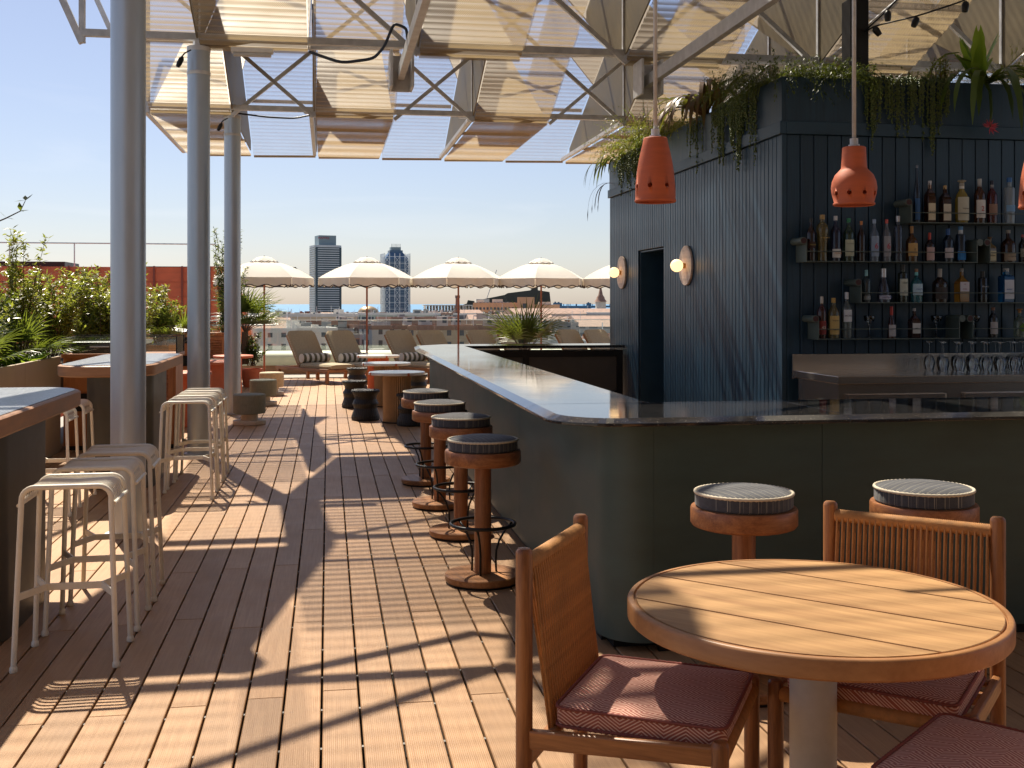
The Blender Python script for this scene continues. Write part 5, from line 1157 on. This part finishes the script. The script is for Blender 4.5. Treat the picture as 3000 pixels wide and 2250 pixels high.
t = thing('pink_flower','spiky pink cactus flower hanging below the right leaf cactus','flower',(5.62,8.74,3.17)); mb = MB()
for i in range(22): a = random.random()*6.28; leaf(mb, Vector((0,0,0)), Vector((math.cos(a), .3*random.uniform(-1,1), math.sin(a)*.6)), Vector((0,1,0)), random.uniform(.05,.1), .008)
mb.build('petals', PINK, t); mb = MB(); mb.tube([(0,.0,0),(.02,.01,.14),(.04,.06,.32),(.05,.16,.43),(.06,.24,.42)], [.006,.012,.014,.014,.01], 6); mb.build('hanging_stem', PALML, t, True)
tuft((6.0,9.08,ZL),120,.5,LEAF,'airy light green asparagus fern at the right picture edge',rad=.3,flat=.15,lw=.002)
tuft((6.45,9.1,ZL),80,.45,LEAF,'second airy asparagus fern beyond the right picture edge',rad=.3,flat=.15,lw=.002)
for i,(y) in enumerate((13.2,12.3)): strap((XL+.05,y,ZL),12,.75,.0035,LEAFD,['thin dark rush leaves sticking up left of the left pendant','thin rush leaves rising above the ferns'][i],name='rush',droop=.06,up=1.2,away=(-.9,.3))
# dark pipe at the bottom right by the table
t = thing('parasol_foot_pipe','black bent pipe on the deck beside the white table leg','pipe',(1.6,2.78,0)); 
mb = MB(); mb.tube([(0,0,.02),(.12,-.02,.03),(.3,-.06,.02)], .01, 8); mb.build('bend', BLACK, t, True)
# ---------------- city ----------------
def pos(b, D): a = R(b); return D*math.sin(a), D*math.cos(a)   # compass bearing from the terrace, metres
GZ = -32.0
def wallmat(name, c, win=(.06,.08,.1), wx=3.2, wz=3.1, frac=(.35,.5)):
    m, nt, p = base(name); tc = _n(nt, 'ShaderNodeTexCoord'); sp = _n(nt, 'ShaderNodeSeparateXYZ'); nt.links.new(tc.outputs['Object'], sp.inputs[0])
    h = mth(nt, 'ADD', sp.outputs[0], mth(nt, 'MULTIPLY', sp.outputs[1], .73))
    fx = mth(nt, 'FRACT', mth(nt, 'ADD', mth(nt, 'DIVIDE', h, wx), 500)); fz = mth(nt, 'FRACT', mth(nt, 'ADD', mth(nt, 'DIVIDE', sp.outputs[2], wz), 500))
    s = mth(nt, 'MULTIPLY', mth(nt, 'LESS_THAN', fx, frac[0]), mth(nt, 'LESS_THAN', mth(nt, 'ABSOLUTE', mth(nt, 'SUBTRACT', fz, .5)), frac[1]/2))
    g = _n(nt, 'ShaderNodeNewGeometry'); sn = _n(nt, 'ShaderNodeSeparateXYZ'); nt.links.new(g.outputs['Normal'], sn.inputs[0]); s = mth(nt, 'MULTIPLY', s, mth(nt, 'LESS_THAN', mth(nt, 'ABSOLUTE', sn.outputs[2]), .5))
    oi = _n(nt, 'ShaderNodeObjectInfo'); f = nz(nt, tc.outputs['Object'], .15, 4); cc = mixc(nt, f, scalec(c, .8), scalec(c, 1.2))
    hv = _n(nt, 'ShaderNodeHueSaturation'); nt.links.new(ramp(nt, oi.outputs['Random'], 0, 1, .7, 1.25), hv.inputs['Value']); nt.links.new(cc, hv.inputs['Color'])
    nt.links.new(mixc(nt, s, hv.outputs[0], win), p.inputs['Base Color']); nt.links.new(ramp(nt, s, 0, 1, .85, .3), p.inputs['Roughness']); return m
WM = [wallmat('stucco_white', (.52,.49,.45)), wallmat('stucco_cream', (.52,.42,.30)), wallmat('stucco_grey', (.36,.37,.37), wx=4, frac=(.7,.55)), wallmat('stucco_terracotta', (.40,.25,.18)), wallmat('stucco_green', (.36,.42,.37), wx=3.6, frac=(.8,.5)), wallmat('brick_brown', (.27,.13,.09)), wallmat('stucco_dark', (.13,.14,.15), wx=2.5, frac=(.8,.6)), wallmat('stucco_ochre', (.55,.35,.12))]
RM = [M('roof_tile_red', (.33,.22,.17), .85, 0, .3, .4), M('roof_flat_grey', (.33,.32,.3), .85, 0, .25, .3), M('roof_white', (.62,.61,.58), .7, 0, .12, .3), M('roof_flat_red', (.27,.16,.12), .85, 0, .25, .3)]
WINM = pm((.05,.065,.08), .15, 0, 'window'); 
def house(b, D, w_, d, top, wm, rm, lab, grp, rot=0, wins=False, pitched=False, clutter=True):
    x, y = pos(b, D); t = thing('house', lab, 'building', (x, y, GZ), rot, grp); H = top-GZ
    mb = MB(); mb.box(-w_/2, w_/2, 0, d, 0, H); mb.build('wall', wm, t)
    mb = MB()
    if pitched: mb.add([(-w_/2-.4,-.4,H),(w_/2+.4,-.4,H),(w_/2+.4,d+.4,H),(-w_/2-.4,d+.4,H),(-w_/2-.4,d/2,H+d*.14),(w_/2+.4,d/2,H+d*.14)], [(0,1,5,4),(2,3,4,5),(0,4,3),(1,2,5),(0,3,2,1)])
    else: mb.box(-w_/2+.3, w_/2-.3, .3, d-.3, H+.004, H+.02); mb.box(-w_/2-.1, w_/2+.1, -.1, .25, H-.2, H+.9); mb.box(-w_/2-.1, w_/2+.1, d-.25, d+.1, H-.2, H+.9); mb.box(-w_/2-.1,-w_/2+.25,.25,d-.25,H-.2,H+.9); mb.box(w_/2-.25,w_/2+.1,.25,d-.25,H-.2,H+.9)
    mb.build('roof', rm, t)
    if clutter and not pitched:
        mb = MB()
        for _ in range(random.randint(2, 5)):
            cw = random.uniform(1.2, 4.5); cx = random.uniform(-w_/2+3, w_/2-3); cy = random.uniform(2, d-3); ch_ = random.uniform(1, 3.2); mb.box(cx-cw/2, cx+cw/2, cy, cy+cw*.8, H+.01, H+ch_)
        mb.build('roof_plant', random.choice([WM[0], WM[2], RM[1], WM[5]]), t)
        mb = MB()
        for _ in range(2): cx = random.uniform(-w_/2+2, w_/2-2); mb.tube([(cx,d/2,H),(cx,d/2,H+random.uniform(3,6))], .08, 4)
        mb.build('antenna', STEEL, t)
    if wins:
        n = int(w_/3.1); wmesh = MB(); wmesh.box(-.75,.75,-.06,.0,0,1.7); wme = wmesh.mesh('window', WINM); fm = MB(); fm.box(-.85,.85,-.12,-.061,-.12,-.02); fme = fm.mesh('sill', WM[0])
        for r_ in range(3):
            for k in range(n): 
                xx = -w_/2+1.7+k*(w_-3.4)/max(1, n-1); zz = H-2.9-r_*3.2; o = link(wme, 'window', t); o.location = (xx, -.003, zz); q = link(fme, 'sill', o)
    return t
PLAIN = [M('plain_%d' % i, c, .85, 0, .15, .3, rnd=.15) for i, c in enumerate([(.58,.55,.5),(.5,.4,.29),(.34,.36,.36),(.55,.33,.12)])]
random.seed(23)
# closest blocks: windows are built
NEAR = [(-1.6,150,30,20,-10.5,PLAIN[2],RM[1],'grey block with dark windows below the second lounger'),(-3.2,170,18,16,-9.5,PLAIN[3],RM[0],'ochre yellow block just right of the potted palm'),
 (2.4,190,26,18,-10.5,PLAIN[0],RM[2],'white block between the second and third parasol poles'),(6.2,165,30,18,-9.5,PLAIN[2],RM[1],'grey block with red trim left of the palm fronds'),
 (10.8,200,34,18,-9,PLAIN[0],RM[2],'white block behind the right hand loungers'),(13.3,160,22,18,-9,PLAIN[1],RM[0],'cream block against the pavilion corner'),(.6,230,30,18,-11,PLAIN[1],RM[3],'cream block right of the second parasol pole'),(-5.6,210,26,18,-9,PLAIN[0],RM[1],'white block behind the far column')]
for b, D, w_, d, top, wm, rm, lab in NEAR: house(b, D, w_, d, top, wm, rm, lab, 'closest city blocks', rot=R(-b*.6+random.uniform(-8,8)), wins=True)
_seen = {}
def uniq(l):
    _seen[l] = _seen.get(l, 0)+1
    return l+['', ', right neighbour', ', rear neighbour', ', left neighbour'][min(3, _seen[l]-1)]
def where(b):
    for lim, s in [(-4.2,'behind the columns'),(-2.6,'left of the office tower'),(-.9,'below the office tower'),(.7,'right of the office tower'),(2.3,'left of the lattice tower'),(4.2,'below the lattice tower'),(5.6,'left of the brick chimney'),(7.2,'around the brick chimney'),(8.8,'left of the orange office'),(10.6,'behind the palm fronds'),(12.4,'under the fourth parasol'),(14,'near the church spire')]:
        if b < lim: return s
    return 'beside the pavilion wall'
def blabel(wi, ri, w_, b, D):
    c = ['white','cream','grey','terracotta','sage green','brick brown','charcoal','ochre'][wi]; r = ['red tiled','grey roofed','white roofed','rust roofed'][ri]
    s = 'wide' if w_ > (60 if D > 900 else 34) else 'narrow' if w_ < (40 if D > 900 else 24) else 'mid sized'
    dd = [(330,'nearest'),(420,'second near'),(530,'third near'),(690,'middle'),(890,'outer middle'),(1150,'distant'),(1500,'more distant'),(1920,'far'),(2400,'very far'),(2950,'coastal'),(9e9,'seafront')]
    z = [n for l, n in dd if D < l][0]
    l = '%s %s %s block %s, %s row' % (s.replace('mid sized', 'mid-sized'), c.replace('sage green', 'sage').replace('brick brown', 'brick'), r.replace('tiled','-tiled').replace(' ','').replace('roofed','-roofed').replace('--','-'), where(b), z)
    return uniq(l)
FAM = [('pale flat roofed block among the nearer city rooftops', 'mid distance city blocks'), ('small building in the far city carpet before the sea', 'far city buildings')]
for (D0, cnt, wr, tp) in [(290,11,(20,42),(-9,-4)),(370,13,(22,46),(-10,-4)),(470,14,(25,52),(-10,-3)),(600,15,(30,60),(-11,-3)),(780,16,(30,75),(-12,-2)),(1000,24,(22,55),(-13,-2)),(1300,27,(25,65),(-15,-3)),(1700,29,(30,80),(-17,-4)),(2150,29,(35,90),(-19,-5)),(2700,29,(40,110),(-22,-8)),(3200,28,(50,130),(-25,-12))]:
    for k in range(cnt):
        b = -7.5+(23.5)*(k+random.uniform(.1,.9))/cnt; D = D0*random.uniform(.93,1.07); fi = 0 if D0 < 700 else 1
        wi = random.choices(range(8), [5,4,4,1,4,1,3,1] if D0 < 1200 else [4,4,3,3,2,3,2,1])[0]
        ri_ = random.choices(range(4), [2,4,4,2] if D0 < 1000 else [6,2,2,4])[0]
        hw = random.uniform(*wr)*.8; tz = min(random.uniform(*tp), 1.65-random.uniform(27,40)*D/3250-(0 if D < 2000 else .5*D/325)); house(b, D, hw, random.uniform(12,26)*(1 if D0 < 900 else 1.6), tz, WM[wi], RM[ri_], blabel(wi, ri_, hw, b, D), FAM[fi][1], rot=R(-b+random.uniform(-25,25)), pitched=(ri_ == 0 and random.random() < .6), clutter=D0 < 1500)
TREEM = leafm('city_tree', (.03,.07,.015), (.10,.15,.03), .2)
def citytree(b, D, r, z, lab):
    x, y = pos(b, D); t = thing('street_tree', lab, 'tree', (x, y, GZ), 0, 'trees between the city blocks'); mb = MB()
    for _ in range(260): p = rv(1); p = p.normalized()*random.random()**.4*r; p.z *= .8; leaf(mb, p+Vector((0,0,z-GZ-r*.6)), rv(1), rv(1), r*.28, r*.12)
    t['label'] = uniq(lab % () if '%' in lab else lab); mb.build('crown', TREEM, t); mb = MB(); mb.tube([(0,0,0),(0,0,z-GZ-r)], [.35,.2], 6); mb.build('trunk', BARK, t)
for i in range(26):
    b = -5+20*random.random(); D = random.uniform(135, 420); r = random.uniform(3, 6); citytree(b, D, r, random.uniform(-14,-9), 'green street tree %s, about %s' % (where(b), ['level with the closest blocks','just past the closest blocks','two blocks back','three blocks back','well back among the roofs'][min(4, int((D-135)/60))]))
# teal glass block with terrace, orange office, chimney, dark hill, spire, crane, dome
BLUEG = M('blue_glass', (.03,.10,.15), .12, .2, .15, .1)
b_ = thing('glass_office', 'long dark teal glass building with white upper decks left of the chimney', 'building', (*pos(6.1,1500), GZ)); 
mb = MB(); mb.box(-40,85,0,30,0,23); mb.build('glass_body', BLUEG, b_); mb = MB(); mb.box(-42,87,-1,31,23,24.5); mb.build('roof_slab', WM[0], b_); mb = MB()
for i in range(22): mb.box(-30+i*4.2,-29+i*4.2,2,26,24.5,31)
mb.build('roof_columns', PLAIN[0], b_); mb = MB(); mb.box(-32,64,2,28,31,32.2); mb.box(40,58,6,24,32.2,40); mb.box(75,86,6,24,24.5,36); mb.build('upper_deck', PLAIN[0], b_)
c_ = thing('brick_chimney', 'tall brick chimney beside the third parasol pole', 'chimney', (*pos(6.62,900), GZ)); mb = MB(); mb.lathe([(2.6,0),(1.6,38),(2.0,38.5),(2.0,40.5)], 16); mb.build('stack', WM[5], c_, 'a')
b_ = thing('orange_office', 'large orange sandstone office block with dark central slot above the palm fronds', 'building', (*pos(9.6,1050), GZ), R(-9.6)); OR_ = wallmat('orange_stone', (.62,.36,.21), wx=3.4, frac=(.6,.35), wz=6.5)
ORP = M('orange_plain', (.62,.36,.21), .85, 0, .1, .1)
mb = MB(); mb.box(-40,2,0,24,0,35); mb.build('left_wing', OR_, b_); mb = MB(); mb.box(2,18,-3,24,0,40); mb.build('central_block', ORP, b_); mb = MB(); mb.box(18,42,0,24,0,33); mb.build('right_wing', ORP, b_); mb = MB(); mb.box(7,11,-3.2,-3.02,2,34); mb.build('window_slot', WINM, b_)
mb = MB(); mb.box(-36,-30,8,16,35,37); mb.box(-22,-12,6,16,35,38); mb.box(22,34,6,18,33,35.5); mb.build('roof_plant', PLAIN[0], b_)
HM = M('dark_rock', (.05,.055,.05), .9, 0, .4, .02)
h_ = thing('dark_mound', 'dark wedge shaped angular museum roof rising to the right above the orange office', 'building', (*pos(9.2,1900), GZ), R(-9))
mb = MB(); pr = [(-95,0),(-95,26),(-70,34),(-68,40),(-55,38),(-40,42),(-5,49),(0,52),(40,57),(45,66),(52,66),(52,57),(72,54),(76,20),(76,0)]; mb.prism([(x,z) for x,z in pr], 0, 60)
mb.v = [(x, z, y) for x, y, z in mb.v]; mb.build('body', HM, h_)
s_ = thing('church_spire', 'small church tower with conical red brown spire at the right shoreline', 'church', (*pos(14.05,2300), GZ)); mb = MB(); mb.box(-9,9,0,18,0,38); mb.build('tower', PLAIN[0], s_); mb = MB(); mb.lathe([(14,38),(9,44),(8.5,47),(5,52),(2.5,64),(.1,74)], 8, c=(0,9,0)); mb.build('spire', RM[3], s_, 'a')
d_ = thing('golden_dome', 'small golden dome left of the lattice tower foot', 'dome', (*pos(2.05,2500), GZ)); mb = MB(); mb.lathe([(24*math.cos(R(a)), 12+17*math.sin(R(a))) for a in range(0, 91, 10)], 24, cap=False); mb.build('shell', M('gold_shell', (.45,.33,.18), .35, .6), d_, True); mb = MB(); mb.lathe([(24,0),(24,12)], 24); mb.build('drum', WM[1], d_)
k_ = thing('lattice_mast', 'thin dark lattice mast on the left horizon', 'mast', (*pos(-5.3,1500), GZ)); mb = MB()
for z in range(0, 36, 6): 
    for s in (-1,1): mb.beam((-3,0,z),(3,0,z+6) if s > 0 else (3,0,z),.5); 
mb.beam((-3,0,0),(-3,0,38),.7); mb.beam((3,0,0),(3,0,38),.7); mb.box(-6,6,-3,3,38,40); mb.beam((0,0,40),(0,0,50),.5); mb.build('frame', BLACK, k_)
k_ = thing('yellow_crane', 'orange crane jib slanting across the rooftops behind the parasol pole', 'crane', (*pos(11.9,420), GZ)); mb = MB(); mb.beam((0,0,0),(0,0,19),1.2); mb.build('mast', PLAIN[3], k_); mb = MB(); mb.beam((-12,0,18),(16,0,25),.35); mb.beam((-12,0,19),(16,0,25.6),.25)
for i in range(14): mb.beam((-12+2*i,0,18+.5*i),(-11+2*i,0,19.2+.5*i),.15)
mb.build('jib', PLAIN[3], k_)
k_ = thing('harbour_crane', 'thin grey crane leaning above the dark angular roof', 'crane', (*pos(7.9,2000), GZ)); mb = MB(); mb.beam((0,0,20),(26,0,95),1.2); mb.beam((0,0,0),(0,0,40),2); mb.build('jib', GREYP, k_)
SHIPM = M('ship_hull', (.10,.14,.19), .6)
for b, D, L, lab in [(11.9,6500,330,'nearest cargo ship, leftmost of the moored ships'),(12.5,8200,300,'cargo ship just behind the leftmost ship'),(13.6-.75,9500,420,'long low tanker in the middle of the moored ships'),(14.75-.55,10500,380,'faint cargo ship farthest right on the horizon')]:
    t = thing('cargo_ship', lab, 'ship', (*pos(b, D), -32.3), R(-b), 'cargo ships moored at sea'); mb = MB(); mb.loops([[(-L/2*.92,-14,0),(L/2*.9,-14,0),(L/2*.96,0,0),(L/2*.9,14,0),(-L/2*.92,14,0)], [(-L/2,-16,17),(L/2*.94,-16,17),(L/2,0,19),(L/2*.94,16,17),(-L/2,16,17)]]); mb.build('hull', SHIPM, t)
    mb = MB(); mb.box(-L*.45,-L*.33,-12,12,17,42); mb.box(-L*.42,-L*.38,-5,5,42,50); mb.build('bridge', SHIPM, t); mb = MB()
    for i in range(4): mb.box(-L*.2+i*L*.16,-L*.2+i*L*.16+5,-3,3,17,34)
    mb.build('deck_crane', SHIPM, t)
# ---------------- towers ----------------
TB = 2060.
t1 = thing('office_tower', 'grey banded office tower with set back crown, left of the two towers', 'tower', (*pos(-.12+0,TB), GZ), R(14))
BAND = M('tower_band', (.5,.56,.6), .5, .1, .08, .05); DARKW = M('tower_window', (.035,.065,.09), .2, .2, .2, .08)
W2, H1 = 25, 136
mb = MB(); mb.box(-W2+1, W2-1, -W2+1, W2-1, 0, H1); mb.build('glass_core', DARKW, t1)
ch4 = [(-W2,-W2+6),(-W2+6,-W2),(W2-6,-W2),(W2,-W2+6),(W2,W2-6),(W2-6,W2),(-W2+6,W2),(-W2,W2-6)]
bm_ = MB(); bm_.prism(ch4, 0, 1.7); bme = bm_.mesh('floor_band', BAND)
for i in range(34): o = link(bme, 'floor_band', t1); o.location = (0, 0, i*4.0+.6)
mb = MB(); mb.prism(ch4, H1, H1+4); mb.build('roof_slab', BAND, t1); mb = MB(); mb.box(-16,16,-16,16,H1+4,H1+22); mb.build('crown', M('tower_crown', (.2,.28,.32), .4, .1, .05, .1), t1)
TR = pm((.35,.03,.05), .6); text('MAPFRE', 6.0, TR, t1, (-7, -16.3, H1+17), (R(90),0,0), 'sign')
t2 = thing('lattice_tower', 'dark blue glass tower wrapped in a white steel lattice, right of the two towers', 'tower', (*pos(3.42,TB), GZ), R(6))
W3, HB = 22, 120
mb = MB(); mb.box(-W3+1,W3-1,-W3+1,W3-1,0,HB-4); mb.build('glass_core', M('tower_blue', (.06,.12,.21), .35, .1, .2, .08), t2)
mb = MB(); mb.loops([[(sx*a, sy*a, z) for sx, sy in ((-1,-1),(1,-1),(1,1),(-1,1))] for a, z in ((W3-1,HB-4),(12,HB+8),(12,HB+12))]); mb.build('tapered_top', bpy.data.materials['tower_blue'], t2); mb = MB(); mb.box(-9,9,-9,9,HB+12,HB+18); mb.build('crown', bpy.data.materials['tower_crown'], t2)
mb = MB()
for i in range(8): mb.beam((-8+i*2.3,-8,HB+18),(-8+i*2.3,-8,HB+24),.5)
mb.build('roof_aerial', BLACK, t2)
bb_ = MB(); bb_.box(-W3+.6,W3-.6,-W3+.6,W3-.6,0,1.0); bbm = bb_.mesh('floor_band', M('band_blue', (.16,.24,.32), .4, .2))
for i in range(28): o = link(bbm, 'floor_band', t2); o.location = (0,0,i*4+2)
LATM = M('white_lattice', (.8,.85,.87), .5, .1)
for f_ in range(4):
    Rz = Matrix.Rotation(f_*math.pi/2, 4, 'Z'); mb = MB(); A = W3+1.5
    for i in range(6): x = -A+2*A*i/5; mb.beam(Rz @ Vector((x,-A,0)), Rz @ Vector((x,-A,HB+6)), 1.0)
    for j in range(11):
        z = j*12; mb.beam(Rz @ Vector((-A,-A,z)), Rz @ Vector((A,-A,z)), .7)
        if z+12 <= HB+6:
            for c in (0, 2, 4): x0 = -A+2*A*c/5; x1 = -A+2*A*(c+1)/5; mb.beam(Rz @ Vector((x0,-A,z)), Rz @ Vector((x1,-A,z+12)), .55); mb.beam(Rz @ Vector((x1,-A,z)), Rz @ Vector((x0,-A,z+12)), .55)
    mb.build('lattice_frame', LATM, t2)
